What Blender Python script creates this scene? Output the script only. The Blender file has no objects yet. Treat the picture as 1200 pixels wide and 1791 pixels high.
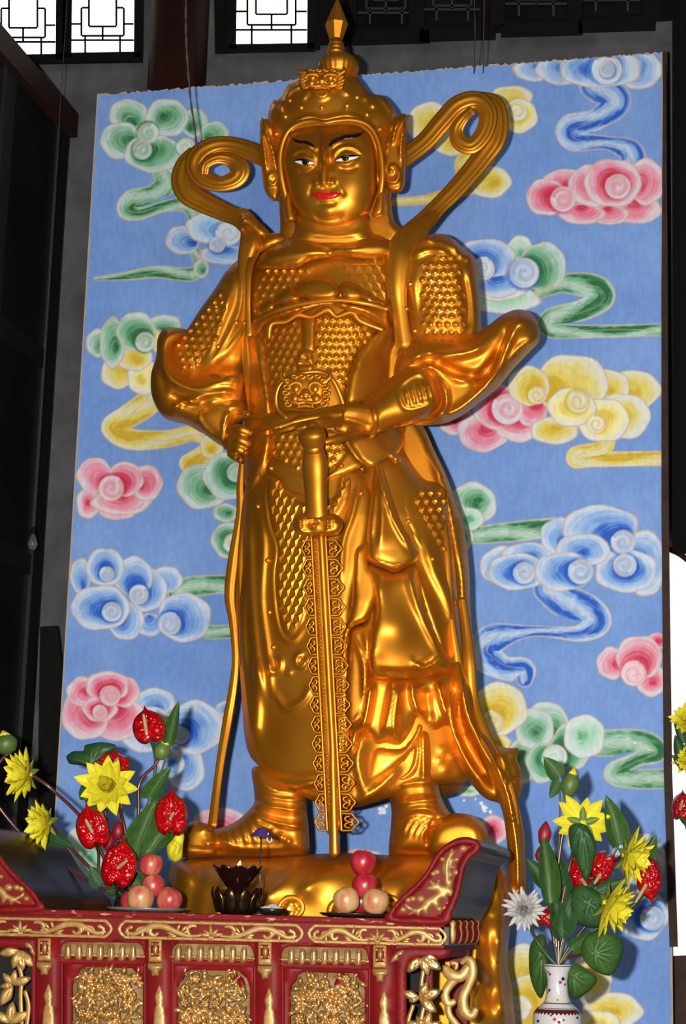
import bpy, math, random
import numpy as np
from mathutils import Vector, Matrix
from mathutils.geometry import delaunay_2d_cdt
from mathutils.bvhtree import BVHTree
random.seed(7)
SC = bpy.context.scene
COL = SC.collection
# ---------------------------------------------------------------- camera
F = 3240.0
EYE = np.array([0.0, 0.0, 1.6])
_y, _p, _r = (math.radians(v) for v in (13.0, 12.3, 1.56))
FW = np.array([-math.sin(_y)*math.cos(_p), math.cos(_y)*math.cos(_p), math.sin(_p)])
_rt = np.array([math.cos(_y), math.sin(_y), 0.0]); _up = np.cross(_rt, FW)
RT = _rt*math.cos(_r)+_up*math.sin(_r); UP = _up*math.cos(_r)-_rt*math.sin(_r)
cd = bpy.data.cameras.new('camera'); cam = bpy.data.objects.new('camera', cd); COL.objects.link(cam)
cd.sensor_fit = 'VERTICAL'; cd.sensor_height = 36.0; cd.lens = F/1791*36; cd.clip_end = 200
cam.matrix_world = Matrix(((RT[0], UP[0], -FW[0], EYE[0]), (RT[1], UP[1], -FW[1], EYE[1]), (RT[2], UP[2], -FW[2], EYE[2]), (0, 0, 0, 1)))
SC.camera = cam
# ---------------------------------------------------------------- light
SC.view_settings.view_transform = 'Standard'; SC.view_settings.look = 'None'
SC.view_settings.gamma = 1; SC.view_settings.use_curve_mapping = False
SC.view_settings.exposure = 0.0
wd = bpy.data.worlds.new('hall_ambience'); SC.world = wd; wd.use_nodes = True
wd.node_tree.nodes['Background'].inputs[0].default_value = (0.62, 0.66, 0.8, 1)
wd.node_tree.nodes['Background'].inputs[1].default_value = 0.022
def area(name, loc, target, size, power, colour=(1, 1, 1), size_y=None):
    l = bpy.data.lights.new(name, 'AREA'); l.energy = power; l.color = colour; l.size = size
    if size_y: l.shape = 'RECTANGLE'; l.size_y = size_y
    o = bpy.data.objects.new(name, l); COL.objects.link(o); o.location = loc
    o.rotation_euler = (Vector(target)-Vector(loc)).to_track_quat('-Z', 'Y').to_euler()
    return o
area('camera_flash', (-0.21, 0.03, 1.66), (-1.6, 7.2, 3.2), 0.07, 620, (1.0, 0.95, 0.88), 0.05)
area('doorway_daylight', (2.5, -3.5, 4.2), (-1.6, 7.4, 3.2), 3.2, 260, (1.0, 0.95, 0.88))
# ---------------------------------------------------------------- helpers
def at(px, py, Y):
    """world point seen at photo pixel (px, py) on the upright plane at distance Y"""
    px, py, Y = np.broadcast_arrays(np.asarray(px, float), np.asarray(py, float), np.asarray(Y, float))
    d = RT*((px[..., None]-600)/F)-UP*((py[..., None]-895.5)/F)+FW
    return EYE+d*(Y/d[..., 1])[..., None]
def pix(P):
    P = np.asarray(P, float)-EYE; d = P@FW
    return 600+F*(P@RT)/d, 895.5-F*(P@UP)/d
def zat(py, px, Y): return float(at(px, py, Y)[2])
def vat(px, py, Y): return Vector(at(px, py, Y))
def srgb(r, g, b):
    return tuple(((c/255)/12.92 if c <= 10 else ((c/255+0.055)/1.055)**2.4) for c in (r, g, b))+(1,)
def node(nt, t, **kw):
    n = nt.nodes.new(t)
    for k, v in kw.items(): setattr(n, k, v)
    return n
def material(name, col, rough=0.5, metal=0.0, col2=None, scale=20.0, bump=0.0, bscale=60.0, emit=None, estr=0.0, trans=0.0, coat=0.0, spec=0.5, attr=None, stretch=(1, 1, 1), lo=0.35, hi=0.65):
    m = bpy.data.materials.new(name); m.use_nodes = True; nt = m.node_tree; b = nt.nodes['Principled BSDF']
    b.inputs['Base Color'].default_value = col; b.inputs['Roughness'].default_value = rough; b.inputs['Metallic'].default_value = metal
    b.inputs['Specular IOR Level'].default_value = spec; b.inputs['Coat Weight'].default_value = coat; b.inputs['Coat Roughness'].default_value = 0.15
    if trans: b.inputs['Transmission Weight'].default_value = trans
    if emit: b.inputs['Emission Color'].default_value = emit; b.inputs['Emission Strength'].default_value = estr
    tc = node(nt, 'ShaderNodeTexCoord'); mp = node(nt, 'ShaderNodeMapping'); mp.inputs['Scale'].default_value = stretch
    nt.links.new(tc.outputs['Object'], mp.inputs[0])
    if attr:
        a = node(nt, 'ShaderNodeVertexColor'); a.layer_name = attr; nt.links.new(a.outputs[0], b.inputs['Base Color'])
    elif col2:
        n = node(nt, 'ShaderNodeTexNoise'); n.inputs['Scale'].default_value = scale; n.inputs['Detail'].default_value = 6
        nt.links.new(mp.outputs[0], n.inputs[0])
        r = node(nt, 'ShaderNodeValToRGB'); r.color_ramp.elements[0].color = col; r.color_ramp.elements[1].color = col2
        r.color_ramp.elements[0].position = lo; r.color_ramp.elements[1].position = hi
        nt.links.new(n.outputs[0], r.inputs[0]); nt.links.new(r.outputs[0], b.inputs['Base Color'])
    if bump:
        n = node(nt, 'ShaderNodeTexNoise'); n.inputs['Scale'].default_value = bscale; n.inputs['Detail'].default_value = 4
        nt.links.new(mp.outputs[0], n.inputs[0])
        bp = node(nt, 'ShaderNodeBump'); bp.inputs['Strength'].default_value = bump; bp.inputs['Distance'].default_value = 0.01
        nt.links.new(n.outputs[0], bp.inputs['Height']); nt.links.new(bp.outputs[0], b.inputs['Normal'])
    return m
def setp(o, label=None, cat=None, group=None, kind=None):
    for k, v in (('label', label), ('category', cat), ('group', group), ('kind', kind)):
        if v: o[k] = v
    return o
def attach(o, parent):
    if parent is not None:
        o.parent = parent; o.matrix_parent_inverse = parent.matrix_basis.inverted() if parent.parent is None else parent.matrix_parent_inverse.copy()
        if parent.parent is not None:
            o.matrix_parent_inverse = (parent.parent.matrix_basis @ parent.matrix_parent_inverse @ parent.matrix_basis).inverted() if False else chain(parent).inverted()
    return o
def chain(o):
    m = o.matrix_basis.copy()
    if o.parent is not None: m = chain(o.parent) @ o.matrix_parent_inverse @ m
    return m
def thing(name, loc, label, cat, group=None):
    o = bpy.data.objects.new(name, None); COL.objects.link(o); o.location = Vector(loc); o.empty_display_size = 0.05
    return setp(o, label, cat, group)
def mesh(name, V, Fc, mat, parent=None, smooth=True, label=None, kind=None):
    me = bpy.data.meshes.new(name)
    V = np.asarray(V, float)
    me.from_pydata(V.tolist(), [], [tuple(int(i) for i in f) for f in Fc]); me.validate(); me.update()
    me.polygons.foreach_set('use_smooth', [smooth]*len(me.polygons))
    me.materials.append(mat)
    o = bpy.data.objects.new(name, me); COL.objects.link(o); attach(o, parent)
    return setp(o, label, None, None, kind)
def inst(src, M, parent, name=None):
    """a copy of one object sharing its mesh, placed by world matrix M"""
    o = src.copy(); o.name = name or src.name; COL.objects.link(o)
    o.parent = None; attach(o, parent); o.matrix_basis = M
    return o
def catmull(P, closed=False, step=4.0, dims=2):
    P = np.asarray(P, float); n = len(P)
    if n < 3: closed = False
    out = []
    for i in range(n if closed else n-1):
        if closed: p0, p1, p2, p3 = P[(i-1) % n], P[i], P[(i+1) % n], P[(i+2) % n]
        else: p0, p1, p2, p3 = P[max(i-1, 0)], P[i], P[i+1], P[min(i+2, n-1)]
        k = max(1, int(np.linalg.norm((p2-p1)[:dims])/step+0.5))
        t = (np.arange(k)/k)[:, None]
        out.append(0.5*(2*p1+(p2-p0)*t+(2*p0-5*p1+4*p2-p3)*t**2+(3*p1-p0-3*p2+p3)*t**3))
    if not closed: out.append(P[-1:])
    return np.vstack(out)
def linres(P, closed=True, step=4.0):
    P = np.asarray(P, float); out = []; n = len(P)
    for i in range(n if closed else n-1):
        a, b = P[i], P[(i+1) % n]; k = max(1, int(np.linalg.norm((b-a)[:2])/step+0.5))
        out.append(a+(b-a)*(np.arange(k)/k)[:, None])
    if not closed: out.append(P[-1:])
    return np.vstack(out)
def segdist(X, Y, P, signed=False):
    """distance to an open polyline, with the arc position 0..1 (and side sign)"""
    A = P[:-1]; B = P[1:]; D = B-A; L2 = (D**2).sum(1)+1e-9
    cum = np.concatenate([[0], np.cumsum(np.sqrt(L2))]); tot = cum[-1]
    best = np.full(X.shape, 1e18); arc = np.zeros(X.shape); sg = np.ones(X.shape)
    for i in range(len(A)):
        t = np.clip(((X-A[i, 0])*D[i, 0]+(Y-A[i, 1])*D[i, 1])/L2[i], 0, 1)
        ex = X-A[i, 0]-t*D[i, 0]; ey = Y-A[i, 1]-t*D[i, 1]; d = ex*ex+ey*ey
        m = d < best; best[m] = d[m]; arc[m] = ((cum[i]+t*math.sqrt(L2[i]))/tot)[m]
        if signed: sg[m] = np.sign(D[i, 0]*ey-D[i, 1]*ex)[m]
    return np.sqrt(best), arc, sg
def inside(X, Y, P):
    x1, y1 = P[:, 0], P[:, 1]; x2, y2 = np.roll(x1, -1), np.roll(y1, -1)
    c = np.zeros(X.shape, bool)
    for i in range(len(P)):
        if y1[i] == y2[i]: continue
        m = ((y1[i] > Y) != (y2[i] > Y)) & (X < (x2[i]-x1[i])*(Y-y1[i])/(y2[i]-y1[i])+x1[i])
        c ^= m
    return c
def relief(X, Y, strokes):
    """sum of carving strokes: ('r',pts,width,height) ridge; ('f',pts,sharp,soft,height) fold edge; ('b',pts,radius,height) bumps"""
    H = np.zeros(X.shape)
    for s in strokes:
        if s[0] == 'b':
            for (x, y) in s[1]:
                H += s[3]*np.exp(-((X-x)**2+(Y-y)**2)/s[2]**2)
            continue
        P = catmull(s[1], False, 6.0); w = s[2] if s[0] in 'rp' else max(s[2], s[3])
        m = (X > P[:, 0].min()-3.2*w) & (X < P[:, 0].max()+3.2*w) & (Y > P[:, 1].min()-3.2*w) & (Y < P[:, 1].max()+3.2*w)
        if not m.any(): continue
        d, a, sg = segdist(X[m], Y[m], P, s[0] == 'f')
        tp = np.clip(np.minimum(a, 1-a)*5+0.12, 0, 1)
        if s[0] == 'p': H[m] += s[3]*np.clip(a*3+.15, 0, 1)*np.exp(-(d/s[2])**4)
        elif s[0] == 'r': H[m] += s[3]*tp*np.exp(-(d/s[2])**2)
        else:
            hh = np.where(sg > 0, np.exp(-(d/s[2])**2), np.exp(-(d/s[3])**1.5)); H[m] += s[4]*tp*hh
    return H
def puff(name, outline, Y0, bulge, mat, parent, w=None, res=6.0, thick=0.004, back=0.0, strokes=(), holes=(), sm=True, smooth_iter=1, label=None, wr=None, kind=None, pw=2.0, mk=True):
    """a solid sheet with the given outline (photo pixels), real distance Y0, rounded towards the viewer by bulge metres over w pixels"""
    O = catmull(outline, True, res) if sm else linres(outline, True, res)
    HS = [catmull(h, True, res) if sm else linres(h, True, res) for h in holes]
    allb = [O]+HS
    xs = np.arange(O[:, 0].min(), O[:, 0].max(), res); ys = np.arange(O[:, 1].min(), O[:, 1].max(), res*0.87)
    gx, gy = np.meshgrid(xs, ys); gx = gx+(np.arange(len(ys)) % 2)[:, None]*res*0.5
    gx, gy = gx.ravel(), gy.ravel()
    k = inside(gx, gy, O)
    for h in HS: k &= ~inside(gx, gy, h)
    gx, gy = gx[k], gy[k]
    def bd(x, y):
        d = np.full(x.shape, 1e9)
        for b in allb: d = np.minimum(d, segdist(x, y, np.vstack([b, b[:1]]))[0])
        return d
    if len(gx):
        d = bd(gx, gy); k = d > res*0.55; gx, gy, d = gx[k], gy[k], d[k]
    else: d = np.zeros(0)
    V2 = np.vstack(allb+[np.stack([gx, gy], 1)]); E = []; o = 0
    for b in allb:
        n = len(b); E += [(o+i, o+(i+1) % n) for i in range(n)]; o += n
    nb = o
    vo, eo, fo, ov, _, _ = delaunay_2d_cdt([Vector(v) for v in V2], E, [], 0, 1e-5)
    VV = np.array([tuple(v) for v in vo]); T = np.array([f for f in fo if len(f) == 3])
    src = np.array([min(l) if l else -1 for l in ov])
    D = np.zeros(len(VV)); ii = src >= nb; D[ii] = d[src[ii]-nb]
    C = VV[T].mean(1); k = inside(C[:, 0], C[:, 1], O)
    for h in HS: k &= ~inside(C[:, 0], C[:, 1], h)
    T = T[k]
    used = np.unique(T); remap = -np.ones(len(VV), int); remap[used] = np.arange(len(used)); VV, D, T = VV[used], D[used], remap[T]
    a, b, c = VV[T[:, 0]], VV[T[:, 1]], VV[T[:, 2]]
    fl = ((b-a)[:, 0]*(c-a)[:, 1]-(b-a)[:, 1]*(c-a)[:, 0]) > 0
    T[fl] = T[fl][:, ::-1]
    if w is None: w = max(D.max(), res)
    X, Yp = VV[:, 0], VV[:, 1]
    prof = lambda t: (1-(1-np.clip(t, 0, 1))**pw)**(1/pw)
    h0 = bulge*prof(D/w)
    edges = {}
    for t in T:
        for i in range(3):
            e = (t[i], t[(i+1) % 3]); edges[e] = 1
    EA = np.array(list(edges.keys()))
    bed = [e for e in edges if (e[1], e[0]) not in edges]
    bset = np.zeros(len(VV), bool)
    for e in bed: bset[e[0]] = True
    for _ in range(smooth_iter):
        s = np.zeros(len(VV)); cn = np.zeros(len(VV))
        np.add.at(s, EA[:, 0], h0[EA[:, 1]]); np.add.at(cn, EA[:, 0], 1); np.add.at(s, EA[:, 1], h0[EA[:, 0]]); np.add.at(cn, EA[:, 1], 1)
        h1 = 0.4*h0+0.6*s/np.maximum(cn, 1); h1[bset] = h0[bset]; h0 = h1
    rl = relief(X, Yp, strokes)*np.clip(D/(wr or min(w, 10.0)), 0, 1) if len(strokes) else 0
    base = Y0(X, Yp) if callable(Y0) else np.full(len(X), float(Y0))
    fr = at(X, Yp, base-h0-rl); bk = at(X, Yp, base+thick+back*h0)
    n = len(VV); V = np.vstack([fr, bk])
    Fc = [tuple(t) for t in T]+[(t[2]+n, t[1]+n, t[0]+n) for t in T]+[(e[1], e[0], e[0]+n, e[1]+n) for e in bed]
    if not mk: return V, Fc
    return mesh(name, V, Fc, mat, parent, True, label, kind)
def sweep(name, path, mat, parent, n=16, groove=None, label=None, step=5.0, closed=False, mk=True, ratio=None, caps=True):
    """rounded strip along path rows (px, py, Y, half width px, half depth m)"""
    P = np.asarray(path, float)
    if P.shape[1] == 4: P = np.hstack([P, P[:, 3:4]*(ratio or 1.0)*P[:, 2:3]/F])
    P = catmull(P, closed, step)
    T = np.gradient(P[:, :2], axis=0) if not closed else (np.roll(P[:, :2], -1, 0)-np.roll(P[:, :2], 1, 0))
    T /= np.linalg.norm(T, axis=1)[:, None]+1e-9
    N = np.stack([-T[:, 1], T[:, 0]], 1)
    if caps and not closed:
        e = 4; a0 = np.array([0.0, 0.45, 0.75, 0.93])
        def cap(i, s):
            rows = []
            for f in a0:
                r = P[i].copy(); r[:2] += s*T[i]*P[i, 3]*(1-f)*0.9*(math.sqrt(max(0, 1-f*f)) if f else 1); r[3] *= math.sqrt(1-(1-f)**2) if f else 0.02; r[4] *= math.sqrt(1-(1-f)**2) if f else 0.02
                rows.append(r)
            return rows
        c0, c1 = cap(0, -1), cap(-1, 1)[::-1]
        P = np.vstack([c0, P, c1]); N = np.vstack([np.repeat(N[:1], 4, 0), N, np.repeat(N[-1:], 4, 0)])
    th = np.arange(n)/n*2*math.pi
    c, s = np.cos(th), np.sin(th); g = 1.0
    if groove: g = 1+groove[1]*np.cos(groove[0]*th+math.pi)
    off = P[:, 3:4]*(c*np.where(np.abs(c) > 0.98, 1, g if groove else 1))[None]
    px = P[:, 0:1]+N[:, 0:1]*off; py = P[:, 1:2]+N[:, 1:2]*off
    Y = P[:, 2:3]-P[:, 4:5]*(s*g)[None]
    V = at(px, py, Y).reshape(-1, 3); m = len(P); Fc = []
    for i in range(m if closed else m-1):
        for j in range(n):
            a = i*n+j; b = i*n+(j+1) % n; c_ = ((i+1) % m)*n+(j+1) % n; d = ((i+1) % m)*n+j
            Fc.append((a, b, c_, d))
    if not closed:
        Fc.append(tuple(range(n))[::-1]); Fc.append(tuple((m-1)*n+j for j in range(n)))
    if not mk: return V, Fc
    return mesh(name, V, Fc, mat, parent, True, label)
def join(parts):
    V, Fc, o = [], [], 0
    for v, f in parts:
        V.append(np.asarray(v, float)); Fc += [tuple(i+o for i in q) for q in f]; o += len(v)
    return np.vstack(V), Fc
def box(x0, x1, y0, y1, z0, z1):
    V = [(x, y, z) for z in (z0, z1) for y in (y0, y1) for x in (x0, x1)]
    return np.array(V, float), [(0, 2, 3, 1), (4, 5, 7, 6), (0, 1, 5, 4), (2, 6, 7, 3), (0, 4, 6, 2), (1, 3, 7, 5)]
def boxo(name, x0, x1, y0, y1, z0, z1, mat, parent=None, bevel=0.0, label=None, kind=None):
    V, Fc = box(x0, x1, y0, y1, z0, z1); o = mesh(name, V, Fc, mat, parent, False, label, kind)
    if bevel:
        b = o.modifiers.new('bevel', 'BEVEL'); b.width = bevel; b.segments = 2
    return o
def barpx(name, a, b, hw, Y, thick, mat, parent, **k):
    """straight square bar from pixel a to pixel b"""
    A, B = np.array(a, float), np.array(b, float); d = (B-A)/np.linalg.norm(B-A); nn = np.array([-d[1], d[0]])*hw
    q = [A+nn, B+nn, B-nn, A-nn]
    V = np.vstack([at([p[0] for p in q], [p[1] for p in q], Y), at([p[0] for p in q], [p[1] for p in q], Y+thick)])
    return mesh(name, V, [(3, 2, 1, 0), (4, 5, 6, 7), (0, 1, 5, 4), (1, 2, 6, 5), (2, 3, 7, 6), (3, 0, 4, 7)], mat, parent, False, **k)
def slabpx(name, q, Y, thick, mat, parent=None, **k):
    q = [np.array(p, float) for p in q]; n = len(q)
    V = np.vstack([at([p[0] for p in q], [p[1] for p in q], Y), at([p[0] for p in q], [p[1] for p in q], Y+thick)])
    return mesh(name, V, [tuple(range(n)), tuple(range(2*n-1, n-1, -1))]+[(i, i+n, (i+1) % n+n, (i+1) % n) for i in range(n)], mat, parent, False, **k)
def lathe(prof, c, n=32, axis=None, sx=1.0, sy=1.0):
    """prof rows (radius m, z m) round the upright axis through world point c"""
    V = []; m = len(prof)
    for r, z in prof:
        for j in range(n):
            a = 2*math.pi*j/n; V.append((c[0]+r*math.cos(a)*sx, c[1]+r*math.sin(a)*sy, c[2]+z))
    Fc = [(i*n+j, i*n+(j+1) % n, (i+1)*n+(j+1) % n, (i+1)*n+j) for i in range(m-1) for j in range(n)]
    Fc += [tuple(range(n))[::-1], tuple((m-1)*n+j for j in range(n))]
    return np.array(V), Fc
def tube3(pts, rad, n=8):
    """round tube through world points"""
    P = np.asarray(pts, float); P = catmull(P, False, 0.012, 3) if len(P) > 2 else P
    rr = np.interp(np.linspace(0, 1, len(P)), np.linspace(0, 1, len(rad)), rad) if hasattr(rad, '__len__') else np.full(len(P), rad)
    T = np.gradient(P, axis=0); T /= np.linalg.norm(T, axis=1)[:, None]+1e-12
    u = np.cross(T[0], [0.3, 0.9, 0.2]); u /= np.linalg.norm(u); V = []
    for i in range(len(P)):
        u = u-T[i]*(u@T[i]); u /= np.linalg.norm(u)+1e-12; v = np.cross(T[i], u)
        for j in range(n):
            a = 2*math.pi*j/n; V.append(P[i]+rr[i]*(u*math.cos(a)+v*math.sin(a)))
    m = len(P); Fc = [(i*n+j, i*n+(j+1) % n, (i+1)*n+(j+1) % n, (i+1)*n+j) for i in range(m-1) for j in range(n)]
    Fc += [tuple(range(n))[::-1], tuple((m-1)*n+j for j in range(n))]
    return np.array(V), Fc
def fuse(V, Fc, voxel=0.006, it=6, fac=0.5):
    """voxel-fuse overlapping closed shells into one continuous skin"""
    me = bpy.data.meshes.new('tmp'); me.from_pydata(np.asarray(V).tolist(), [], [tuple(int(i) for i in f) for f in Fc])
    o = bpy.data.objects.new('tmp', me); COL.objects.link(o)
    r = o.modifiers.new('r', 'REMESH'); r.mode = 'VOXEL'; r.voxel_size = voxel
    s = o.modifiers.new('s', 'SMOOTH'); s.iterations = it; s.factor = fac
    dg = bpy.context.evaluated_depsgraph_get(); dg.update(); ev = o.evaluated_get(dg); m2 = ev.to_mesh()
    v = np.empty(len(m2.vertices)*3); m2.vertices.foreach_get('co', v); f = [tuple(p.vertices) for p in m2.polygons]
    ev.to_mesh_clear(); bpy.data.objects.remove(o); bpy.data.meshes.remove(me)
    return v.reshape(-1, 3), f
class Surf:
    """rays from the eye onto built parts, to seat studs, scales and paint on them"""
    def __init__(s, objs):
        V, Fc, o = [], [], 0
        for ob in objs:
            M = chain(ob); vs = [M @ v.co for v in ob.data.vertices]; V += vs
            Fc += [[i+o for i in p.vertices] for p in ob.data.polygons]; o += len(vs)
        s.t = BVHTree.FromPolygons(V, Fc)
    def hit(s, px, py):
        d = Vector(at(px, py, 5.0)-EYE).normalized(); p, n, i, ds = s.t.ray_cast(Vector(EYE), d)
        if p is None: return None, None
        if n.dot(d) > 0: n = -n
        return p, n
    def Y(s, px, py, default=7.0, lift=0.0):
        px, py = np.broadcast_arrays(np.asarray(px, float), np.asarray(py, float)); out = np.empty(px.shape)
        for i in np.ndindex(px.shape):
            p, n = s.hit(px[i], py[i]); out[i] = (p.y if p else default)-lift
        return out
# ---------------------------------------------------------------- materials
GOLD = material('gold_paint', srgb(214, 144, 38), 0.465, 0.84, srgb(192, 120, 24), 3.0, bump=0.06, bscale=9, coat=0.12)
CONCRETE = material('dark_concrete', srgb(66, 66, 70), 0.9, 0, srgb(84, 84, 88), 6, bump=0.3, bscale=30)
DARKRED = material('dark_red_column_paint', srgb(34, 7, 6), 0.75, 0, srgb(42, 9, 7), 5, spec=.2)
BLACKWOOD = material('black_window_wood', srgb(7, 6, 6), 0.8, 0, srgb(12, 10, 9), 10, spec=.15)
BROWNWOOD = material('dark_brown_batten', srgb(42, 27, 21), 0.7, 0, srgb(56, 37, 29), 14, spec=.2)
DAYGLASS = material('daylit_glass', (1, 1, 1, 1), 0.5, emit=(1.0, 0.96, 0.80, 1), estr=2.6)
GLASSDARK = material('dim_window_glass', srgb(12, 14, 16), 0.2, 0, srgb(20, 22, 26), 3)
STONE = material('grey_stone_floor', srgb(92, 88, 84), 0.6, 0, srgb(120, 116, 110), 4)
MURAL = material('painted_mural', (1, 1, 1, 1), 0.75, attr='paint', bump=0.15, bscale=40, spec=0.2)
# ---------------------------------------------------------------- room shell
WY = 8.65
def S(o): return setp(o, kind='structure')
S(boxo('floor', -9, 6, -5, 9, -0.1, 0.0, STONE))
S(boxo('wall_back', -9, 6, WY+0.1, WY+0.35, 0, 9, CONCRETE))
z_s = zat(97, 95, WY)
# upper window band: frames, lattice and backlit glass
def lattice(parent, x0, x1, yb, yt, mat, bw, Y, full=True):
    """stepped meander lattice of straight bars; pane spans px x0..x1 and reaches down to yb; one unit = pane width"""
    W = x1-x0
    def L(u0, v0, u1, v1):
        P = lambda u, v: (x0+u*W, yb+(-0.027 if False else 0)-v*W)
        barpx('lattice_bar', P(u0, v0), P(u1, v1), bw, Y, 0.03, mat, parent)
    L(0.0, .20, 0.22, .20); L(0.22, 0, .22, .27); L(.22, .2, .78, .2); L(.78, 0, .78, .27); L(.78, .2, 1, .2)
    L(.16, .27, .5, .27) ; L(.5, .2, .5, .42); L(.5, .27, .84, .27); L(.16, .27, .16, .72); L(.84, .27, .84, .72)
    L(.28, .42, .72, .42); L(.28, .42, .28, 1.5); L(.72, .42, .72, 1.5); L(.16, .72, .28, .72); L(.72, .72, .84, .72)
    L(0, .46, .16, .46); L(.84, .46, 1, .46); L(0, .95, .28, .95); L(.72, .95, 1, .95); L(.28, 1.5, .72, 1.5)
def win(n, x0, x1, yb, top=-150):
    o = thing('window_%d' % n, at((x0+x1)/2, yb, WY), None, None); S(o)
    slabpx('pane', [(x0, yb), (x1, yb-2), (x1+2, top), (x0+2, top)], WY+0.03, 0.01, DAYGLASS, o)
    barpx('window_frame', (x0-12, yb+8), (x1+13, yb+6), 8, WY-0.04, 0.1, BLACKWOOD, o)
    barpx('window_frame', (x0-8, yb+8), (x0-5, top), 8, WY-0.04, 0.1, BLACKWOOD, o)
    barpx('window_frame', (x1+8, yb+8), (x1+11, top), 8, WY-0.04, 0.1, BLACKWOOD, o)
    lattice(o, x0, x1, yb, top, BLACKWOOD, 1.9, WY)
    return o
win(1, -16, 97, 96); win(2, 125, 234, 92); win(3, 413, 537, 77)
for n, (x0, x1, yb) in enumerate([(625, 725, 42), (742, 840, 36), (884, 992, 28), (1020, 1120, 20)]):
    o = thing('window_%d' % (n+4), at((x0+x1)/2, yb, WY), None, None); S(o)
    slabpx('pane', [(x0, yb+8), (x1, yb+4), (x1+2, -150), (x0+2, -150)], WY+0.03, 0.01, GLASSDARK, o)
    lattice(o, x0, x1, yb, -150, material('dim_lattice_paint', srgb(40, 33, 28), 0.7), 2.0, WY-0.01)
    barpx('window_frame', (x0-8, yb+26), (x1+26, yb+22), 12, WY-0.05, 0.1, BLACKWOOD, o)
    barpx('window_frame', (x0-14, yb+16), (x0-12, -150), 13, WY-0.05, 0.1, BLACKWOOD, o)
S(slabpx('trim_1', [(548, -160), (560, 80), (1210, 34), (1210, -160)], WY+0.06, 0.03, BLACKWOOD))
S(slabpx('trim_2', [(-120, -160), (-120, 116), (250, 110), (250, -160)], WY+0.05, 0.04, BLACKWOOD))
S(slabpx('trim_3', [(372, -160), (376, 95), (560, 88), (560, -160)], WY+0.05, 0.04, BLACKWOOD))
# red column
c = at(311, 100, 8.5)
V, Fc = lathe([(0.15, 0), (0.15, 8)], (c[0], 8.5, 0), 32); S(mesh('trim_4', V, Fc, DARKRED))
# dark doorway block right of the mural and the bright opening below it
S(slabpx('wall_right', [(1176, 60), (1176, 968), (1330, 975), (1330, -200), (1176, -200)], 8.5, 0.2, material('near_black_paint', srgb(9, 8, 8), 0.85, 0, srgb(13, 11, 11), 5, spec=.1)))
o = thing('window_8', at(1190, 1300, 8.6), None, None); S(o)
mo = material('overexposed_daylight', (1, 1, 1, 1), 0.5, emit=(0.93, 0.97, 1.0, 1), estr=0.95)
slabpx('pane', [(1140, 960), (1140, 1745), (1340, 1745), (1340, 960)], 8.7, 0.02, mo, o)
sweep('window_frame', [(1150, 958, 8.55, 5), (1168, 960, 8.55, 5), (1190, 970, 8.55, 5), (1215, 990, 8.55, 5)], DARKRED, o)
S(slabpx('trim_5', [(1174, 1672), (1174, 1900), (1340, 1900), (1340, 1664)], 8.3, 0.15, BROWNWOOD))
# ---------------------------------------------------------------- cloud mural: one flat painted board
MY = 8.0
MX0, MX1 = -3.15, -0.395
MZ1 = 1.6+3.93; MZ0 = 0.9
nx = 660; nz = 1105
gx = np.linspace(MX0, MX1, nx); gz = np.linspace(MZ0, MZ1, nz)
GX, GZ = np.meshgrid(gx, gz)
PX, PY = pix(np.stack([GX, np.full(GX.shape, MY), GZ], -1))
rng = np.random.RandomState(3)
def vnoise(x, y, s):
    T = vnoise.t; xi = x/s; yi = y/s; x0 = np.floor(xi).astype(int); y0 = np.floor(yi).astype(int); fx = xi-x0; fy = yi-y0
    fx = fx*fx*(3-2*fx); fy = fy*fy*(3-2*fy); g = lambda a, b: T[a % 256, b % 256]
    return (g(x0, y0)*(1-fx)+g(x0+1, y0)*fx)*(1-fy)+(g(x0, y0+1)*(1-fx)+g(x0+1, y0+1)*fx)*fy
vnoise.t = rng.rand(256, 256)
base = np.array([110, 146, 208.0]); IMG = np.empty(PX.shape+(3,)); 
nz1 = vnoise(PX, PY, 90)*0.5+vnoise(PX+300, PY, 35)*0.3+vnoise(PX*2.2, PY*0.35, 9)*0.16-0.47
IMG[:] = base+nz1[..., None]*np.array([26, 22, 12])
PAL = {'g': ((38, 104, 64), (118, 172, 138)), 'b': ((38, 86, 188), (128, 166, 220)), 'p': ((188, 44, 76), (216, 128, 152)), 'y': ((192, 160, 36), (212, 196, 100)),
       'G': ((84, 160, 116), (168, 208, 184)), 'B': ((96, 150, 212), (178, 206, 232)), 'P': ((208, 84, 110), (232, 170, 186)), 'Y': ((206, 184, 80), (226, 218, 150))}
RIM = np.array([206, 214, 226.0]); LINE = np.array([190, 164, 146.0])
def sstep(a, b, x):
    t = np.clip((x-a)/(b-a), 0, 1); return t*t*(3-2*t)
def bbox(x0, x1, y0, y1):
    m = (PX > x0) & (PX < x1) & (PY > y0) & (PY < y1); return m
def put(m, col, al):
    IMG[m] = IMG[m]*(1-al[:, None])+col*al[:, None]
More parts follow.
